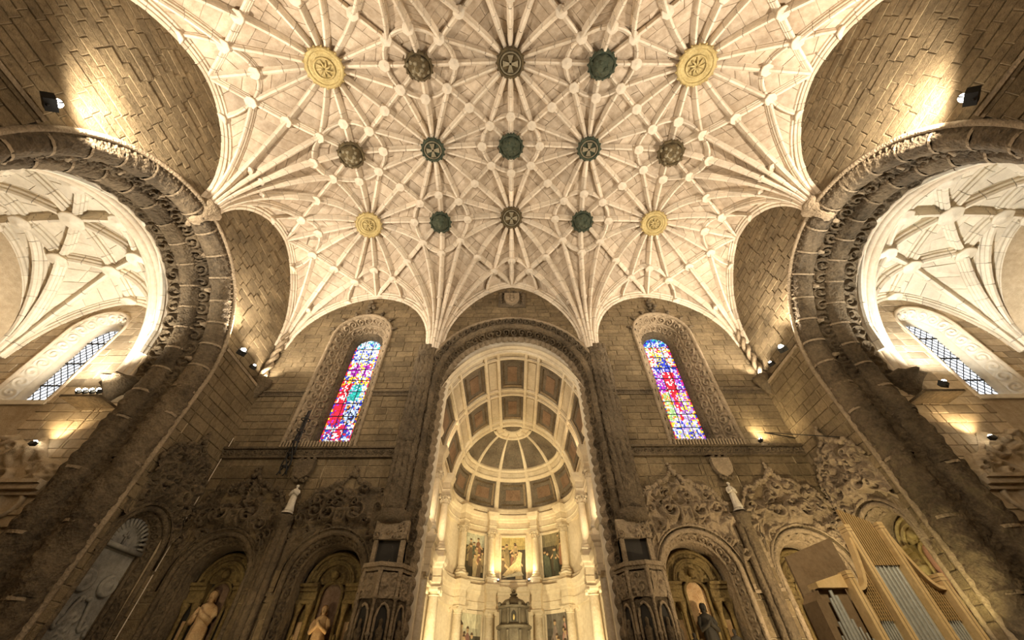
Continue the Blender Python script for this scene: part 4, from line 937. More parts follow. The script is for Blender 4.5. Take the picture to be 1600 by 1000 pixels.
# paintings on the apse wall
def painting(name, l0, l1, z0, z1, seed, label, sky, pal, n):
    g = random.Random(seed); e = empty(name, (*wallpt(ap((l0+l1)/2), .05)[0], z0), label, 'painting', 'paintings in the apse')
    off = Matrix.Translation((-e.location.x, -e.location.y, -e.location.z))
    def pt(a, b, d): x, y = wallpt(ap(l0+(l1-l0)*a), d)[0]; return (x, y, z0+(z1-z0)*b)
    fr = MB()
    for (a0, a1, b0, b1) in ((-.06, 1.06, -.05, 0), (-.06, 1.06, 1, 1.05), (-.06, 0, 0, 1), (1, 1.06, 0, 1)):
        fr.grid([[pt(a, b0, .05), pt(a, b0, .16), pt(a, b1, .16), pt(a, b1, .05)] for a in np.linspace(a0, a1, 9 if a1-a0 > .5 else 2)], True)
    fr.obj('frame', 'marble', e).matrix_parent_inverse = off
    m = MB(); dl = [0.06]
    def poly(pts, col, n_=None):
        dl[0] += 0.0012; m.add([pt(max(0, min(1, a)), max(0, min(1, b)), dl[0]) for a, b in pts], [tuple(range(len(pts)))], 0, 0, col)
    for i in range(8):
        for j in range(10):
            c = sky if j > 6 else pal[0]; k = g.uniform(.85, 1.15)*(1 if j > 7 else .8)
            m.add([pt((i+a)/8, (j+b)/10, .06) for a, b in ((0, 0), (1, 0), (1, 1), (0, 1))], [(0, 1, 2, 3)], 0, 0, tuple(v*k for v in c))
    flesh = (.42, .28, .15)
    for k in range(n):
        row = k/(n-1); cx = g.uniform(.06, .94); h = g.uniform(.5, .62); b0 = .42*(1-row)-.04; wd = g.uniform(.1, .17); col = g.choice(pal[1:]); kk = g.uniform(.6, 1.2); col = tuple(v*kk for v in col)
        ln = g.uniform(-.07, .07)
        poly([(cx-wd, b0), (cx+wd*.9, b0), (cx+wd*.75+ln*.4, b0+h*.4), (cx+wd*.62+ln, b0+h*.72), (cx+ln+.03, b0+h*.8), (cx+ln-.03, b0+h*.8), (cx-wd*.6+ln, b0+h*.7), (cx-wd*.8+ln*.4, b0+h*.4)], col)
        poly([(cx-wd*.3, b0), (cx+wd*.1, b0), (cx+ln, b0+h*.65), (cx-wd*.25+ln, b0+h*.6)], tuple(v*.5 for v in col))
        poly([(cx+ln+.052*math.cos(t), b0+h*.87+.052*.75*math.sin(t)) for t in np.linspace(0, 2*PI, 10)[:-1]], flesh)
        poly([(cx+ln+.06*math.cos(t), b0+h*.895+.05*.75*math.sin(t)) for t in np.linspace(0, PI, 7)], (.08, .05, .03))
        sx = g.choice((-1, 1)); poly([(cx+ln+sx*wd*.5, b0+h*.68), (cx+ln+sx*wd*.4, b0+h*.58), (cx+ln+sx*wd*1.3, b0+h*.45), (cx+ln+sx*wd*1.4, b0+h*.52)], flesh if g.random() < .5 else col)
    if 'reclining' in label: poly([(.05, .1), (.35, .3), (.6, .42), (.72, .66), (.86, .62), (.8, .35), (.6, .22), (.3, .06)], (.5, .39, .22)); poly([(.05, .04), (.9, .1), (.8, .2), (.3, .12)], (.5, .45, .32))
    m.obj('canvas', 'paint', e).matrix_parent_inverse = off
P1 = [(.06, .05, .03), (.26, .2, .1), (.24, .12, .07), (.08, .09, .06), (.36, .28, .16), (.1, .07, .04)]
P2 = [(.09, .075, .05), (.12, .13, .3), (.34, .3, .22), (.2, .1, .08), (.34, .24, .15), (.13, .14, .1)]
painting('apse_painting', -50.5, -28.5, 6.5, 9.3, 1, 'dark painting of standing robed figures, upper left in the apse', (.42, .42, .32), P1, 9)
painting('apse_painting', -11.5, 11.5, 6.5, 9.3, 2, 'glowing painting with a pale reclining figure, upper middle of the apse', (.38, .3, .12), P1, 8)
painting('apse_painting', 28.5, 50.5, 6.5, 9.3, 3, 'dark painting with two pale standing figures, upper right in the apse', (.2, .17, .1), P1, 9)
painting('apse_painting', -50.5, -28.5, .6, 4.4, 4, 'painting of a crowd in blue robes, lower left in the apse', (.5, .46, .32), P2, 12)
painting('apse_painting', 28.5, 50.5, .6, 4.4, 5, 'painting of a crowd in rose robes, lower right in the apse', (.15, .13, .1), [(.12, .1, .07), (.5, .28, .22), (.35, .3, .2), (.2, .15, .12), (.55, .4, .3)], 12)
# tabernacle
tb = empty('tabernacle', (0, 29.6, FLOOR), 'dark silver tabernacle tower standing in front of the apse', 'tabernacle')
oc = lambda a, z: 1/max(math.cos(((a+PI/8) % (PI/4))-PI/8), .9)
def tp(n_, prof, mat, seg=24, fn=None): return MB().lathe([(r, z-FLOOR) for r, z in prof], seg, fn=fn).obj(n_, mat, tb, False)
tp('lower_body', [(1.3, FLOOR), (1.3, .2), (.95, .3), (.92, 3.25), (1.0, 3.32)], 'tabernacle', 24, oc)
tp('cornice', [(.95, 3.25), (1.08, 3.32), (1.12, 3.42), (1.0, 3.5), (.9, 3.52)], 'tabernacle')
tp('drum', [(.85, 3.5), (.85, 4.25), (.98, 4.3), (1.0, 4.4), (.8, 4.42)], 'tabernacle')
tp('dome', [(.85, 4.4), (.8, 4.55), (.6, 4.75), (.3, 4.85), (.28, 4.92)], 'tabernacle')
tp('finial', [(.28, 4.9), (.16, 4.95), (.22, 5.02), (.26, 5.08), (.1, 5.15), (.14, 5.25), (.02, 5.35)], 'tabernacle', 12)
for k in range(8):
    a = 2*PI*k/8 + PI/8; MB().ball((.97*math.cos(a), .97*math.sin(a), 4.5-FLOOR), .13, 8, 6).obj('urn', 'tabernacle', tb, True)
    MB().lathe([(.09, 0), (.07, .1), (.07, .62), (.1, .75)], 10, (.9*math.cos(a), .9*math.sin(a), 3.5-FLOOR)).obj('pilaster', 'tabernacle', tb, True)
    MB().lathe([(.1, 0), (.08, .1), (.08, 2.6), (.11, 2.8)], 10, (.99*math.cos(a), .99*math.sin(a), .4-FLOOR)).obj('column', 'tabernacle', tb, True)
m = MB(); m.add([(-.14, -.88, 3.6-FLOOR), (.14, -.88, 3.6-FLOOR), (.14, -.88, 4.0-FLOOR), (.08, -.88, 4.1-FLOOR), (0, -.88, 4.14-FLOOR), (-.08, -.88, 4.1-FLOOR), (-.14, -.88, 4.0-FLOOR)], [(0, 1, 2, 3, 4, 5, 6)]); m.obj('niche', 'dark', tb)  # flat dark sheet in place of the shade inside a niche
MB().ball((0, -.9, 3.8-FLOOR), .07, 8, 6, sq=(1, 1, 2.2)).obj('niche_figure', 'gold', tb, True)

# ================================================================ STATUES
def statue(name, loc, h, mat, label, rz=0.0, seed=0, group=None, flesh=None):
    """a robed standing figure: one continuous draped body with bent arms, neck and head"""
    g = random.Random(seed); k = h/1.75; m = MB()
    fold = lambda a, z: 1 + 0.09*math.cos(7*a + 2.2*math.sin(z*2+seed)) + 0.05*math.cos(13*a + z*3) + 0.12*math.cos(a - 1.2*math.sin(z*1.5))*(z < 1.0)
    m.lathe([(r*k, z*k) for r, z in [(.02, 0), (.29, .01), (.3, .1), (.26, .35), (.235, .6), (.23, .8), (.215, .95), (.19, 1.05), (.2, 1.2), (.225, 1.34), (.2, 1.43), (.1, 1.48), (.062, 1.5), (.058, 1.55), (.07, 1.575), (.092, 1.61), (.102, 1.66), (.1, 1.70), (.08, 1.74), (.04, 1.76), (.005, 1.765)]], 24,
            fn=lambda a, z: (fold(a, z/k) if z/k < 1.05 else 1)*(1 - 0.24*abs(math.sin(a)) if 0.2 < z/k < 1.46 else 1))
    for sx in (-1, 1):
        q = g.uniform(.0, .18)
        m.tube([(sx*.19*k, 0, 1.38*k), (sx*.27*k, -.02*k, 1.2*k), (sx*.27*k, -.07*k, 1.05*k), (sx*(.18-q)*k, -.22*k, (1.06+q)*k), (sx*(.09-q*.5)*k, -.28*k, (1.12+q)*k), (sx*(.06-q*.5)*k, -.3*k, (1.16+q)*k)], circ(.07*k, 8), scale=[1.1, 1.1, 1.05, .95, .55, .4])
    m.ball((0, -.095*k, 1.655*k), .022*k, 6, 4, sq=(1, 1.2, 1.6)); m.ball((0, -.08*k, 1.6*k), .035*k, 6, 4)
    e = empty(name, loc, label, 'statue', group, rz=rz)
    m.obj('figure', mat, e, True)
    MB().lathe([(.36*k, -.12*k), (.36*k, -.04*k), (.3*k, 0), (.02, 0)], 12).obj('plinth', mat if flesh is None else flesh, e)
    hm = MB(); hm.lathe([(.005, 1.79*k), (.07*k, 1.775*k), (.107*k, 1.72*k), (.115*k, 1.66*k), (.105*k, 1.6*k), (.12*k, 1.52*k)], 14, a0=PI*-.05, a1=PI*1.05); hm.obj('hair', 'statue_wood' if mat != 'statue' else 'carve_light', e, True)
    return e

# ================================================================ ALTARS IN THE WALL NICHES
def altar(name, mp, c, hw, zs, depth, label, look, seed, crest=True, ztop=7.45, half=2.0, inner=True):
    e = empty(name, mp(c, FLOOR, 0), label, 'altar', 'altars in arched wall niches'); inv = Matrix.Translation(-Vector(e.location))
    def P(n_, mb, mat, smooth=True, parent=None):
        o = mb.obj(n_, mat, parent or e, smooth)
        if parent is None: o.matrix_parent_inverse = inv
        return o
    stone_m, gold_m, back_m = look
    path = arch_path(c, hw, zs, hw, FLOOR, 0.04)
    P('outer_roll', arch_sweep(MB(), mp, path, roll_prof(-0.02, 0.02, 0.1)), stone_m)
    P('carved_order', arch_sweep(MB(), mp, path, [(0.06, 0.1), (0.2, 0.16), (0.42, 0.24)], lambda l, q, wd: scrolls(l, q, wd, seed), 0.1, dens=14), stone_m)
    P('middle_roll', arch_sweep(MB(), mp, path, roll_prof(0.44, 0.27, 0.08)), stone_m)
    P('reveal', arch_sweep(MB(), mp, path, [(0.04, -0.1), (0.04, 0.06), (0.2, 0.13), (0.46, 0.23), (0.56, 0.33)]), stone_m)
    P('soffit', arch_sweep(MB(), mp, path, [(0.5, 0.3), (0.55, 0.34), (depth, 0.34)]), stone_m)
    h2 = hw - 0.34
    bk = MB(); us = np.linspace(c-h2-.02, c+h2+.02, 25); zt_ = zs + np.sqrt(np.clip((h2+.02)**2-(us-c)**2, 0, None))
    bk.grid([[mp(u, FLOOR, -depth) for u in us], [mp(u, z, -depth) for u, z in zip(us, zt_)]]); P('back_wall', bk, back_m)
    if inner:
        a, b = mp(c-h2+.02, 0, -.45), mp(c+h2-.02, 0, -depth); P('altar_table', MB().box(min(a[0], b[0]), max(a[0], b[0]), min(a[1], b[1]), max(a[1], b[1]), FLOOR, .66), gold_m, False)
        for r, rr in ((h2*.86, .07), (h2*.62, .06), (h2*.56, .045)):
            P('inner_arch', arch_sweep(MB(), mp, arch_path(c, r, zs, r, zs-.02, 0.08), roll_prof(depth-.28+rr, 0, rr)), gold_m)
        us = np.linspace(c-h2*.84, c+h2*.84, 60); q = np.linspace(0, 1, 24); U, Q = np.meshgrid(us, q, indexing='ij')
        Zt = zs + Q*np.sqrt(np.clip((h2*.84)**2-(U-c)**2, 0, None)); H = foliage(U, Zt, seed+5, 18, (c-h2*.8, c+h2*.8, zs, zs+h2*.8), (.18, .34))*.12
        P('tympanum', MB().grid([[mp(U[i, j], Zt[i, j], -(depth-.12-H[i, j])) for j in range(24)] for i in range(60)]), gold_m)
        x, y, z = mp(c, zs+h2*.24, -(depth-.3)); P('medallion', MB().ball((x, y, z), .17, 12, 8, sq=(1, 1, 1)), gold_m)
        for sx in (-1, 1):
            u0, u1 = sorted((c+sx*h2, c+sx*h2*.45))
            for (pz, z0, z1) in ((.3, zs-.1, zs), (.2, zs-.24, zs-.1), (.12, zs-.55, zs-.24), (.22, zs-.66, zs-.55)):
                a, b = mp(u0, z0, -(depth-.1-pz)), mp(u1, z1, -depth)
                P('cornice_block', MB().box(min(a[0], b[0]), max(a[0], b[0]), min(a[1], b[1]), max(a[1], b[1]), z0, z1), gold_m, False)
            for uu in (.9, .56):
                x, y, z = mp(c+sx*h2*uu, 0, -(depth-.2)); hh = zs-.66-FLOOR
                cl = P('column', MB().lathe([(.1, FLOOR), (.12, FLOOR+.3), (.085, FLOOR+.4), (.075, zs-1.0), (.1, zs-.95)], 12, (x, y, 0), fn=lambda a, z: 1+.1*math.cos(2*a+z*12)), gold_m)
                P('capital', MB().lathe([(.08, zs-.98), (.11, zs-.9), (.16, zs-.72), (.17, zs-.66), (.02, zs-.66)], 12, (x, y, 0), fn=lambda a, z: 1+.1*math.cos(6*a)), gold_m, parent=cl)
        pn = arch_path(c, h2*.34, zs-.35, h2*.34, FLOOR, .09); P('niche_moulding', arch_sweep(MB(), mp, pn, roll_prof(depth-.12, 0, .06)), gold_m)
        us = np.linspace(c-h2*.34, c+h2*.34, 13); nb = MB(); nb.grid([[mp(u, FLOOR, -(depth-.02)) for u in us], [mp(u, zs-.35+math.sqrt(max((h2*.34)**2-(u-c)**2, 0)), -(depth-.02)) for u in us]]); P('niche_back', nb, 'pink' if c > 11 else 'statue_wood' if c > 0 else 'fresco_red')
        for sx in (-1, 1):
            for (w0, z0, z1) in ((.14, .6, zs-1.2),):
                a, b = mp(c+sx*h2*.73-w0, z0, -(depth-.03)), mp(c+sx*h2*.73+w0, z1, -depth)
                P('side_panel', MB().box(min(a[0], b[0]), max(a[0], b[0]), min(a[1], b[1]), max(a[1], b[1]), z0, z1), 'statue_wood', False)
    if crest:
        nU, nQ = 190, 100; us = np.linspace(c-half, c+half, nU); q = np.linspace(0, 1, nQ)
        lo_ = np.where(np.abs(us-c) < hw+.12, zs+np.sqrt(np.clip((hw+.12)**2-(us-c)**2, 0, None)), zs-.6)
        x = (us-c)/half; hi_ = ztop - .5 + .55*np.exp(-(x/.22)**2) + .16*np.cos(x*9)**2 - 1.0*np.abs(x)**4
        U, Q = np.meshgrid(us, q, indexing='ij'); Zg = lo_[:, None] + Q*(hi_-lo_)[:, None]
        H = foliage(U, Zg, seed, 70, (c-half, c+half, zs+.6, ztop-.2), (.14, .36))**1.4*.4
        for sx in (-1, 1):      # mirrored scrolls beside a central shield
            r = np.hypot(U-c-sx*.55, Zg-(zs+hw+.75)); th = np.arctan2(Zg-(zs+hw+.75), sx*(U-c)-.55); H = np.maximum(H, np.clip(.5+.5*np.cos(th-r*15), 0, 1)*np.clip((.52-r)*5, 0, 1)*.4)
        shd = np.maximum(np.abs(U-c)/.28, np.abs(Zg-(zs+hw+.55))/.36); H = np.where(shd < 1, .34+.06*np.cos(shd*9), H)
        edge = np.minimum(np.minimum(Q, 1-Q)*8, 1); H = H*np.clip(edge, 0, 1) + np.where(np.minimum(Q, 1-Q) < .035, .1, 0)
        P('tracery_relief', MB().grid([[mp(U[i, j], Zg[i, j], .05+H[i, j]) for j in range(nQ)] for i in range(nU)]), stone_m)
        cr = MB(); g = random.Random(seed)
        for i in range(0, nU, 4):
            x_, y_, z_ = mp(us[i], hi_[i]+.04, .12+g.uniform(-.03, .05)); cr.ball((x_, y_, z_), g.uniform(.06, .13), 6, 4)
        for k in range(6): x_, y_, z_ = mp(c+g.uniform(-.1, .1), ztop+.1+k*.09, .14); cr.ball((x_, y_, z_), .13-.012*k, 7, 5)
        P('crest_leaves', cr, stone_m); cr = None
    return e
GD = ('carve', 'gold_dark', 'gold_dark'); GL = ('carve_light', 'gold_dark', 'gold_dark')
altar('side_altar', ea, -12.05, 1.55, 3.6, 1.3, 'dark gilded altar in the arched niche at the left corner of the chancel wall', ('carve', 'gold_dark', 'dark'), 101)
altar('side_altar', ea, -7.45, 1.62, 3.55, 1.3, 'gilded altar in the arched niche beside the left pulpit', GD, 102)
altar('side_altar', ea, 7.45, 1.62, 3.55, 1.3, 'gilded altar under open tracery beside the right pulpit', GL, 103)
altar('side_altar', ea, 12.05, 1.55, 3.6, 1.3, 'gilded altar in the arched niche behind the organ, right corner of the chancel wall', GL, 104)
statue('statue', (-12.1, D+.95, .8), 2.5, 'statue_wood', 'warmly lit robed figure inside the left corner altar', 0, 1)
statue('statue', (-7.45, D+.95, .8), 2.0, 'statue_wood', 'pale robed figure in the central niche of the altar beside the left pulpit', 0, 2)
statue('statue', (-8.35, D+.8, .8), 1.1, 'gold_dark', 'small dark figure at the left foot of the altar beside the left pulpit', 0, 3)
statue('statue', (-6.75, D+.8, .8), 1.1, 'gold_dark', 'small dark figure at the right foot of the altar beside the left pulpit', 0, 4)
statue('statue', (7.45, D+.95, .8), 2.0, 'dark', 'black robed figure in the central niche of the altar beside the right pulpit', 0, 5)
statue('statue', (6.75, D+.8, .8), 1.1, 'dark', 'small dark figure left in the altar beside the right pulpit', 0, 6)
statue('statue', (8.3, D+.8, .8), 1.2, 'dark', 'small dark figure right in the altar beside the right pulpit', 0, 7)
statue('statue', (12.05, D+.95, .8), 2.0, 'statue_wood', 'figure before the rose niche of the altar behind the organ', 0, 8)
mpl = lambda u, z, d: (-(W-.42-d), u, z)
mpr = lambda u, z, d: (W-.42-d, u, z)
altar('side_altar', mpr, NU, NHW, NZS, 1.2, 'bright golden altar with angels in the niche of the right wall', ('carve_light', 'gold', 'gold'), 105, half=1.5, ztop=8.4)
statue('statue', (W-.42+.75, NU, .8), 2.2, 'gold', 'golden robed figure in the niche of the right wall', -PI/2, 9)
tm = altar('wall_tomb', mpl, NU, NHW, NZS, .55, 'grey carved wall tomb in the arched niche of the left wall', ('carve', 'tomb', 'tomb'), 106, half=1.5, ztop=8.4, inner=False)
tm['category'] = 'tomb'; del tm['group']
inv = Matrix.Translation(-Vector(tm.location)); h2 = NHW-.34
def tpart(n_, mb, mat='tomb'): o = mb.obj(n_, mat, tm, True); o.matrix_parent_inverse = inv; return o
fr = MB()
for k in range(15):
    a = PI*(k+.5)/15; p = [(NU-(h2-.02)*math.cos(a-.09), NZS+(h2-.02)*math.sin(a-.09)), (NU-(h2-.02)*math.cos(a+.09), NZS+(h2-.02)*math.sin(a+.09)), (NU-(h2-.3)*math.cos(a), NZS+(h2-.3)*math.sin(a))]
    tpart('fringe_leaf', MB().tube([mpl((p[0][0]+p[1][0])/2, (p[0][1]+p[1][1])/2, -.4), mpl(p[2][0], p[2][1], -.38)], circ(.07, 6), scale=[1, .35]))
tpart('ledge', MB().box(-(W-.42+.55), -(W-.42+.3), NU-h2, NU+h2, NZS-.12, NZS))
for (u_, z_) in ((NU-.5, 3.1), (NU+.5, 3.1)):
    x, y, z = mpl(u_, z_, -.5); tpart('oval_medallion', MB().lathe([(.01, .12), (.14, .12), (.2, .05), (.26, .13), (.33, .1), (.34, .0)], 18, (x, y, z), axis='x'))
for k in range(2):
    zz = np.linspace(0, 1, 30); s_ = -1 if k == 0 else 1
    tpart('scroll_pediment', MB().tube([mpl(NU+s_*(.08+.72*t), 2.6-1.0*t+.22*math.sin(t*9), -.47) for t in zz], circ(.065, 7)))
us = np.linspace(NU-.75, NU+.75, 60); zs_ = np.linspace(.3, 2.3, 60); U, Z = np.meshgrid(us, zs_, indexing='ij'); H = foliage(U, Z, 33, 24, (NU-.7, NU+.7, .4, 2.2), (.15, .3))*.1
tpart('relief_panel', MB().grid([[mpl(U[i, j], Z[i, j], -.53+H[i, j]) for j in range(60)] for i in range(60)]))
tpart('small_cross', MB().box(-(W-.42+.55), -(W-.42+.48), NU-.03, NU+.03, 4.3, 4.75).box(-(W-.42+.55), -(W-.42+.48), NU-.15, NU+.15, 4.55, 4.61))

# shafts, statues and shields between the altars
for s in (-1, 1):
    nm = 'left' if s < 0 else 'right'
    for dx in (-.2, 0, .2):
        zs_ = np.linspace(FLOOR, 5.55, 60); MB().tube([(s*9.78+dx, D-.2-(.12 if dx == 0 else 0), z) for z in zs_], circ(.13, 9), scale=1+.14*np.abs(np.sin(zs_*3.1+dx*9))).obj('carved_shaft', 'carve', wall_east, True)
    MB().lathe([(.05, -.5), (.25, -.4), (.32, -.15), (.42, 0), (.42, .12), (.05, .14)], 14, (s*9.78, D-.25, 5.6), fn=lambda a, z: 1+.1*math.cos(7*a)).obj('bracket', 'carve', wall_east, True)
    statue('statue', (s*9.78, D-.3, 5.9), 1.15, 'statue', 'small pale stone statue on the bracket between the two %s altars' % nm, 0, 20+s)
    sh_e = empty('wall_shield', (s*9.9, D-.02, 7.3), 'carved stone shield under the %s stained glass window' % nm, 'shield')
    xz_prism([(x*.8, z*.75+.55) for x, z in sh], -.3, -.06).obj('shield', 'carve_light' if s > 0 else 'carve', sh_e)
    m = MB()
    for k in range(8): m.ball((-.35+.1*k, -.2, .95+.06*math.sin(k*2)), .1, 6, 4)
    for k in range(7): m.ball((-.3+.1*k, -.2, .02+.05*math.cos(k*2)), .09, 6, 4)
    m.obj('crown_and_foot', 'carve', sh_e, True)

# ================================================================ PULPITS
for s in (-1, 1):
    nm = 'left' if s < 0 else 'right'; cx, cy = s*5.0, D+.05
    e = empty('pulpit', (cx, cy-.5, FLOOR), 'carved stone pulpit on the %s side of the chancel arch' % nm, 'pulpit', 'pair of stone pulpits')
    inv = Matrix.Translation(-Vector(e.location))
    def pp(n_, mb, mat='carve', sm=False, parent=None):
        o = mb.obj(n_, mat, parent or e, sm)
        if parent is None: o.matrix_parent_inverse = inv
        return o
    A = [PI + PI*k/4 for k in range(5)]; R0 = .98
    V = [(cx+R0*math.cos(a), cy+R0*1.05*math.sin(a)) for a in A]
    def ring(k, z0, z1): return [(cx+(x-cx)*k, cy+(y-cy)*k, z0) for x, y in V], [(cx+(x-cx)*k, cy+(y-cy)*k, z1) for x, y in V]
    for (n_, k, z0, z1, mt) in (('rim', 1.1, 3.72, 3.86, 'carve_light'), ('rim', 1.03, 3.6, 3.72, 'carve_light'), ('body', .94, .9, 3.6, 'carve'), ('base_moulding', 1.05, .75, .95, 'carve_light'), ('foot', .7, FLOOR, .75, 'carve')):
        a, b = ring(k, z0, z1); m = MB(); m.grid([a, b]); m.add(b, [tuple(range(5))]); m.add(a, [tuple(range(5))]); pp(n_, m, mt)
    for k in range(4):
        (x0, y0), (x1, y1) = V[k], V[k+1]; nx, ny = (y1-y0), -(x1-x0); L_ = math.hypot(nx, ny); nx, ny = nx/L_, ny/L_
        if (nx*(x0-cx)+ny*(y0-cy)) < 0: nx, ny = -nx, -ny
        mq = lambda u, z, d, x0=x0, y0=y0, x1=x1, y1=y1, nx=nx, ny=ny: (cx+((x0+(x1-x0)*u)-cx)*.95+nx*d, cy+((y0+(y1-y0)*u)-cy)*.95+ny*d, z)
        gr = np.linspace(.1, .9, 26); zz = np.linspace(2.75, 3.55, 26); U, Z = np.meshgrid(gr, zz, indexing='ij'); H = foliage(U*L_, Z, 70+k, 12, (0, L_, 2.8, 3.5), (.12, .25))*.12
        pp('carved_frieze', MB().grid([[mq(U[i, j], Z[i, j], .02+H[i, j]) for j in range(26)] for i in range(26)]), 'carve_light', True)
        pn = [(.18, 1.05), (.18, 2.2), (.25, 2.42), (.38, 2.55), (.5, 2.6), (.62, 2.55), (.75, 2.42), (.82, 2.2), (.82, 1.05)]
        mo = pp('arcade_moulding', MB().tube([mq(u, z, .05) for u, z in pn], circ(.05, 7)), 'carve_light', True)
        m = MB(); m.add([mq(u, z, .012) for u, z in pn], [tuple(range(len(pn)))]); pp('niche_back', m, 'dark', parent=None)  # niche depth is a flat dark sheet, its shade put into the colour
        fx, fy, fz = mq(.5, 1.1, .08); pp('niche_figure', MB().lathe([(.02, 1.1), (.12, 1.12), (.1, 1.5), (.12, 1.85), (.05, 1.95), (.07, 2.05), (.06, 2.14), (.01, 2.18)], 10, (fx, fy, 0), fn=lambda a, z: 1+.12*math.cos(6*a)), 'carve', True)
    for k in range(5):
        x, y = V[k]; pp('corner_shaft', MB().lathe([(.09, .9), (.06, 1.0), (.06, 1.7), (.1, 1.75), (.06, 1.8), (.055, 2.7), (.11, 2.75), (.07, 2.85), (.09, 3.6)], 9, (cx+(x-cx)*.98, cy+(y-cy)*.98, 0)), 'carve_light', True)
    # doorway behind the pulpit and its carved head
    pp('door_shade_panel', MB().box(cx-.5, cx+.42, D-.34, D-.3, 3.86, 4.75), 'dark')  # dark slab in place of the shade inside the doorway
    pp('door_jamb', MB().box(cx-.66, cx-.5, D-.5, D-.02, 3.86, 4.75), 'carve_light'); pp('door_jamb', MB().box(cx+.42, cx+.6, D-.5, D-.02, 3.86, 4.75), 'carve_light')
    gr = np.linspace(cx-.7, cx+.65, 40); zz = np.linspace(4.75, 5.35, 20); U, Z = np.meshgrid(gr, zz, indexing='ij'); H = foliage(U, Z, 91, 12, (cx-.7, cx+.65, 4.8, 5.3), (.12, .22))*.12
    m = MB().grid(np.stack([U, D-.54-H, Z], -1)); m.box(cx-.72, cx+.66, D-.52, D-.31, 4.76, 5.45); pp('carved_lintel', m, 'carve_light')
    pp('door_back', MB().box(cx-.66, cx+.6, D-.3, D-.02, 3.8, 5.4), 'carve')
    pp('canopy_corbel', MB().lathe([(.02, 5.3), (.55, 5.36), (.72, 5.5), (.66, 5.7), (.7, 5.85), (.3, 6.0)], 16, (cx+s*.15, D-.15, 0), fn=lambda a, z: 1+.06*math.cos(9*a)), 'carve', True)

# ================================================================ ORGAN
OY = 11.0
org = empty('pipe_organ', (9.0, OY, FLOOR), 'oak pipe organ with tin pipes and sweeping case tops in front of the right wall', 'organ')
oinv = Matrix.Translation((-9.0, -OY, -FLOOR))
def og(n_, mb, mat='wood', sm=False, parent=None):
    o = mb.obj(n_, mat, parent or org, sm)
    if parent is None: o.matrix_parent_inverse = oinv
    return o
for (x, zt_) in ((8.30, 2.32), (8.95, 3.36), (9.86, 3.42), (10.52, 2.25)):
    po = og('case_post', MB().box(x-.075, x+.075, OY-.1, OY+.2, FLOOR, zt_-.16))
    og('post_cap', MB().box(x-.075, x+.075, OY-.1, OY+.2, zt_-.15, zt_-.085), 'wood', parent=po); og('post_cap', MB().box(x-.075, x+.075, OY-.1, OY+.2, zt_-.075, zt_), 'wood', parent=po)
    og('groove', MB().box(x-.006, x+.006, OY-.104, OY-.1, FLOOR, zt_-.16), 'wood_dark', parent=po)
og('rear_board', xz_prism([(7.45, FLOOR), (7.45, 2.82), (8.95, 3.28), (8.95, FLOOR)], OY+.75, OY+.82), 'wood_dark')
og('side_board', xz_prism([(7.3, FLOOR), (7.3, 1.75), (7.45, 1.95), (7.45, FLOOR)], OY+.1, OY+.7), 'wood_dark')
og('case_back', MB().box(8.3, 10.52, OY+.22, OY+.3, FLOOR, 2.1), 'wood_dark'); og('case_back', MB().box(8.95, 9.86, OY+.3, OY+.36, 2.1, 3.0), 'wood_dark')
og('tower_board', MB().box(7.45, 8.25, OY+.28, OY+.34, FLOOR, 2.0), 'wood_dark')
og('tower_top', xz_prism([(7.5, 2.0), (7.5, 2.12), (8.25, 2.3), (8.25, 2.0)], OY+.1, OY+.5))
# slatted crown of the middle tower
for k in range(13):
    x = 9.05 + .06*k; og('slat', MB().box(x-.018, x+.018, OY+.02, OY+.1, 2.45-.3*abs(k-6)/6*0, 3.78-.028*k if k < 12 else 3.3), 'wood_mid')
# sweeping concave tops between tall and short posts, with lattice below
def sweep_top(xa, za, xb, zb):
    T = np.linspace(0, 1, 24); pts = [(xa+(xb-xa)*t, zb+(za-zb)*(1-t)**2.6) for t in T]
    og('swept_moulding', MB().tube([(x, OY+.03, z) for x, z in pts], [(-.1, -.035), (.1, -.035), (.1, .035), (-.1, .035)], side=(0, 1, 0)))
    lo_, hi_ = min(xa, xb), max(xa, xb)
    for k in range(9):
        x = lo_ + (hi_-lo_)*(k+.5)/9; t = (x-xa)/(xb-xa); zt_ = zb+(za-zb)*(1-t)**2.6
        og('lattice_bar', MB().box(x-.012, x+.012, OY+.06, OY+.08, 1.35, zt_-.03), 'wood_mid')
    for k in range(26):
        z = 1.4+.07*k; xs = [x for x, zz in pts if zz > z]
        if len(xs) > 1: og('lattice_bar', MB().box(min(xs), max(xs), OY+.08, OY+.1, z-.01, z+.01), 'wood_mid')
sweep_top(8.87, 3.05, 8.38, 1.95); sweep_top(9.94, 3.05, 10.44, 1.95)
def pipe(x, y, r, zt_):
    m = MB(); m.lathe([(r, zt_), (r, .55), (r*.95, .5), (r*.3, .1), (r*.25, FLOOR)], 12, (x, y, 0)); m.lathe([(r, zt_), (r*.85, zt_), (r*.85, zt_-.3)], 12, (x, y, 0))
    p = og('pipe', m, 'pipe', True); og('mouth', MB().box(x-r*.55, x+r*.55, y-r*1.02, y-r*.8, .6, .7), 'dark', parent=p)  # mouth is a dark block carrying the shade of the slot
for k in range(7): pipe(9.1+.106*k, OY+.12, .05, (2.55, 2.9, 3.05, 2.85, 2.8, 2.6, 2.5)[k])
for k in range(8): pipe(8.41+.064*k, OY+.15, .026, 1.55+.04*abs(4-k)); pipe(9.98+.064*k, OY+.15, .026, 1.45+.05*abs(4-k))
for k in range(9): pipe(7.52+.085*k, OY+.15, (.026, .028, .036, .042, .042, .034, .026, .024, .022)[k], (1.1, 1.35, 1.8, 1.95, 1.85, 1.4, 1.25, 1.15, 1.05)[k])
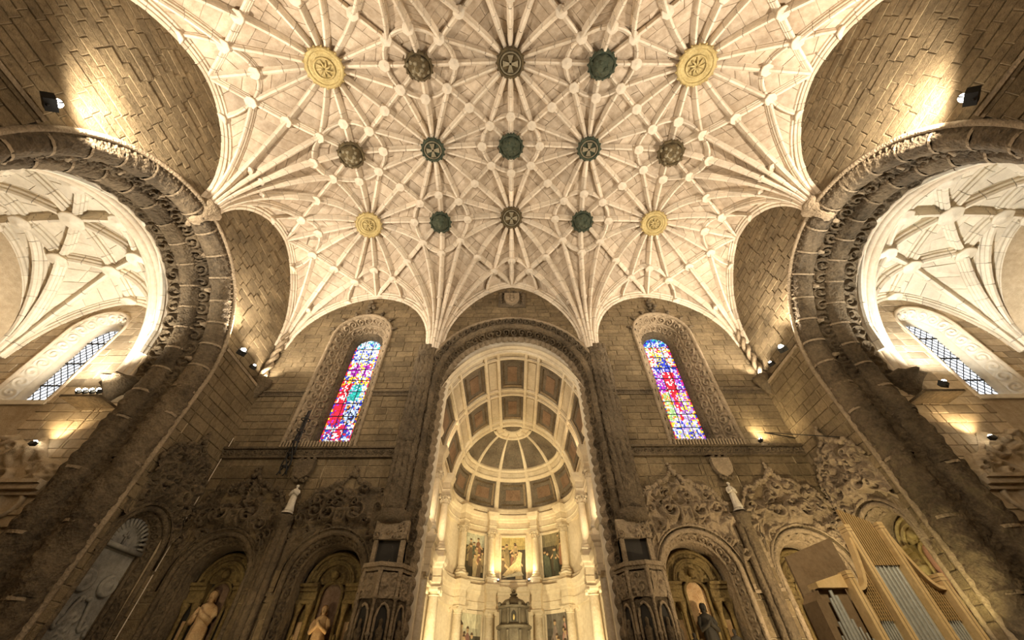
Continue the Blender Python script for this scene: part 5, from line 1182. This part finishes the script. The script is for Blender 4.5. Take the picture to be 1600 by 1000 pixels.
og('pedestal', MB().box(7.3, 10.7, OY-.15, OY+.85, FLOOR, -.6), 'wood_dark')

# wrought-iron bracket hanging by the left window
ir = empty('iron_bracket', (-10.75, D-.35, 7.5), 'black wrought iron lantern bracket hanging at the left window sill', 'bracket')
for k in range(4):
    zz = np.linspace(0, 3.4, 50); MB().tube([(.22*math.sin(z*2.3+k*1.57)*(1-.12*z), .12*math.cos(z*2.9+k*1.57), z) for z in zz], circ(.035, 6)).obj('twisted_bar', 'iron', ir, True)
for k in range(5): MB().lathe([(.12+.02*k, -.03), (.16+.02*k, 0), (.12+.02*k, .03)], 12, (0, 0, .4+.62*k)).obj('iron_ring', 'iron', ir, True)
# thin cable and pole on the right wall
MB().tube([(W-2.3, D-.7, 9.3), (W-.5, D-.15, 9.3)], circ(.03, 6)).tube([(W-2.3, D-.7, 9.3), (W-.45, D-2.6, 8.0)], circ(.02, 6)).obj('wall_pole', 'iron', None, label='thin dark pole and stay fixed in the corner above the right altars', cat='pole')

# ================================================================ LAMPS
def floodlight(loc, aim, energy, angle, label, name='floodlight', size=.09, col=WARM, blend=.6, group='floodlights on the ledges', scale=1.0, lamp=True, foot=None):
    e = empty(name, loc, label, 'lamp', group); d = (Vector(aim)-Vector(loc)).normalized(); q = d.to_track_quat('-Z', 'Y'); R_ = q.to_matrix().to_4x4()
    def lp(n_, mb, mat, sm=False): o = mb.obj(n_, mat, e, sm); o.matrix_local = R_; return o
    k = scale
    lp('housing', MB().box(-.2*k, .2*k, -.14*k, .14*k, -.04*k, .22*k), 'iron')
    lp('lens', MB().ball((0, 0, -.05*k), size*1.3, 12, 8), 'lens', True)
    MB().tube([(0, 0, -.25*k if foot is None else foot-loc[2]), (0, 0, -.02)], circ(.03*k, 6)).obj('stand', 'iron', e)
    MB().tube([(-.22*k, 0, 0), (.22*k, 0, 0)], circ(.025*k, 6)).obj('yoke', 'iron', e)
    if lamp:
        l = bpy.data.lights.new('flood', 'SPOT'); l.energy = energy*FLOOD; l.color = col; l.spot_size = math.radians(angle); l.spot_blend = blend; l.shadow_soft_size = .12
        lo_ = bpy.data.objects.new('flood', l); C.objects.link(lo_); lo_.parent = e; lo_.matrix_local = Matrix.Translation(d*(.05*k+size*1.3+.14)) @ R_
    return e
V0 = (1.0, .90, .76)
for s in (-1, 1):
    nm = 'left' if s < 0 else 'right'
    x = s*(W-.75)
    floodlight((x, 14.4, LEDGE+.28), (s*4, 6, 24), 2900, 165, 'floodlight on the %s ledge beside the great arch, the one nearer the arch' % nm, col=V0)
    floodlight((x, 15.6, LEDGE+.24), (s*9, 14, 24), 900, 150, 'smaller floodlight on the %s ledge, between the arch and the corner' % nm, scale=.7, size=.06, col=V0)
    floodlight((x, 3.0, LEDGE+.3), (s*5, 9, 24), 5600, 172, 'floodlight standing above the near side of the %s great arch' % nm, scale=1.1, size=.1, col=V0)
    floodlight((s*(W-.6), D-.5, LEDGE+.3), (s*(W-.6), D-.6, 20), 260, 120, 'small uplight in the %s corner of the chancel wall' % nm, scale=.5, size=.05, col=V0)
    # lamps within the side chapels
    for k in range(4 if s < 0 else 1):
        floodlight(((s*(16.75+.28*k), CY1-.8, 8.95) if s < 0 else (17.6, CY1-.8, 9.1)), (s*20.6, 7, 16), (820 if s < 0 else 3000), 150, ('lamp number %s from the window in the cluster on the left chapel ledge' % ('four', 'three', 'two', 'one')[k]) if s < 0 else 'single floodlight by the window of the right chapel', scale=.5 if s < 0 else .8, size=.06, col=(1, .92, .78) if s < 0 else (1, .97, .88), group='chapel lamps')
    MB().box(*sorted((s*16.4, s*18.0)), CY1-.9, CY1, 8.6, 8.7).obj('lamp_shelf', 'carve', None, label='stone shelf carrying the lamps in the %s chapel' % nm, cat='shelf')
    floodlight((s*17.7, CY1-.5, 6.85), (s*17.7, CY1-.05, 9), 150, 110, 'small uplight on the altar gable of the %s chapel' % nm, scale=.5, size=.05, col=(1, .75, .42), group='chapel lamps')
# lamp on the cornice right of the right window
floodlight((12.2, D-.45, 9.05), (13.6, D-.2, 11), 260, 140, 'small lamp on the cornice right of the right stained glass window', scale=.5, size=.06, col=(1, .82, .5))
# lamps of the chancel cornices
for (sd, z, en, lb) in ((1.7, 6.2, 55, 'left cornice near the arch'), (LT-1.7, 6.2, 55, 'right cornice near the arch'), (5.0, 6.2, 90, 'left cornice further in'), (LT-5.0, 6.2, 90, 'right cornice further in'), (ap(-17), 6.2, 95, 'apse cornice left of the middle painting'), (ap(17), 6.2, 95, 'apse cornice right of the middle painting'), (4.6, 11.05, 110, 'upper left cornice'), (LT-4.6, 11.05, 110, 'upper right cornice')):
    (x, y), nn = wallpt(sd, (1.0 if 'apse' in lb else .5) if z < 8 else .38); up_ = (x+nn[0]*.25, y+nn[1]*.25, z+2) if z < 8 else (-x*.4, y+2, 15)
    floodlight((x, y, z+.1), up_, en*2.6, 160, 'small lamp on the chancel\'s '+lb, 'cornice_lamp', .04, (1, .74, .34) if 'apse' in lb else (1, .80, .52), scale=.35, group='cornice lamps of the chancel')
# glow of the altars
for (x, y, z, en, lb) in ((-12.05, D+.62, .75, 60, 'left corner altar'), (-7.45, D+.6, .75, 60, 'altar beside the left pulpit'), (7.45, D+.6, .75, 75, 'altar beside the right pulpit'), (12.05, D+.6, .75, 60, 'altar behind the organ'), (W+.15, NU, .75, 110, 'golden altar of the right wall')):
    floodlight((x, y, z), (x, y+.35 if y > D else y, 3) if x < 14 else (x+.4, y, 3), en, 140, 'low lamp inside the '+lb, 'altar_lamp', .05, (1, .7, .32), scale=.4, group='altar lamps')
# unseen fill lamps added on the nave piers behind the camera, lighting the crossing
for s in (-1, 1):
    MB().lathe([(.95, FLOOR), (.95, -.8), (.7, -.6), (.6, -.4), (.58, 14.6), (.7, 15.0), (.62, 15.3), (.85, 15.7), (.3, 15.9)], 16, (s*4.9, -1.0, 0), fn=lambda a, z: 1+.05*math.cos(8*a)).obj('nave_pier', 'carve_light', None, True, 'structure', label='slender octagonal %s nave pier under the vault springing' % ('left' if s < 0 else 'right'))
for s in (-1, 1):
    floodlight((s*5.6, -.9, 11.5), (s*4.5, 11, 24), 500, 120, 'added fill lamp on the %s nave pier behind the viewer' % ('left' if s < 0 else 'right'), col=V0)
    floodlight((s*5.9, -.9, 10.5), (s*8.5, D, 8.0), 2400 if s > 0 else 1500, 75, 'added fill lamp on the %s nave pier aimed at the chancel wall' % ('left' if s < 0 else 'right'), col=(1, .84, .6))
for s in (-1, 1):
    floodlight((s*3.3, 21.0, -1.1), (s*1.5, 31.5, 5.5), 3600, 95, 'low floodlight on the %s floor of the chancel' % ('left' if s < 0 else 'right'), col=(1, .84, .5), group='chancel floor lamps', foot=FLOOR)
floodlight((11.2, 12.9, .6), (8.8, D, 6.8), 1500, 120, 'floodlight on a stand behind the organ, aimed at the right tracery', col=(1, .80, .52), group='low floodlights', foot=FLOOR)
floodlight((12.4, 13.4, .5), (14.0, 16.2, 8.0), 420, 110, 'floodlight on a stand behind the organ, aimed at the right wall corner', col=(1, .86, .42), group='low floodlights', foot=FLOOR)
floodlight((-9.9, 12.6, 0.2), (-9.5, D, 6.4), 300, 120, 'added low fill lamp standing unseen before the left altars', col=(1, .80, .5), group='low floodlights', foot=FLOOR)  # lamp added out of view to bring out the left carvings
MB().tube([(-W+.55, D-.12, 9.5), (-W+.5, D-.1, 4.0), (-W+.52, D-.12, FLOOR)], circ(.02, 6)).obj('wall_cable', 'rib', None, label='thin pale cable running down the left corner of the chancel wall', cat='cable')
floodlight((5.9, -.9, 9.0), (10.0, 12.0, 2.5), 4200, 34, 'added fill lamp on the right nave pier aimed at the organ and the right altars', col=(1, .82, .52))  # unseen spot added to brighten the organ
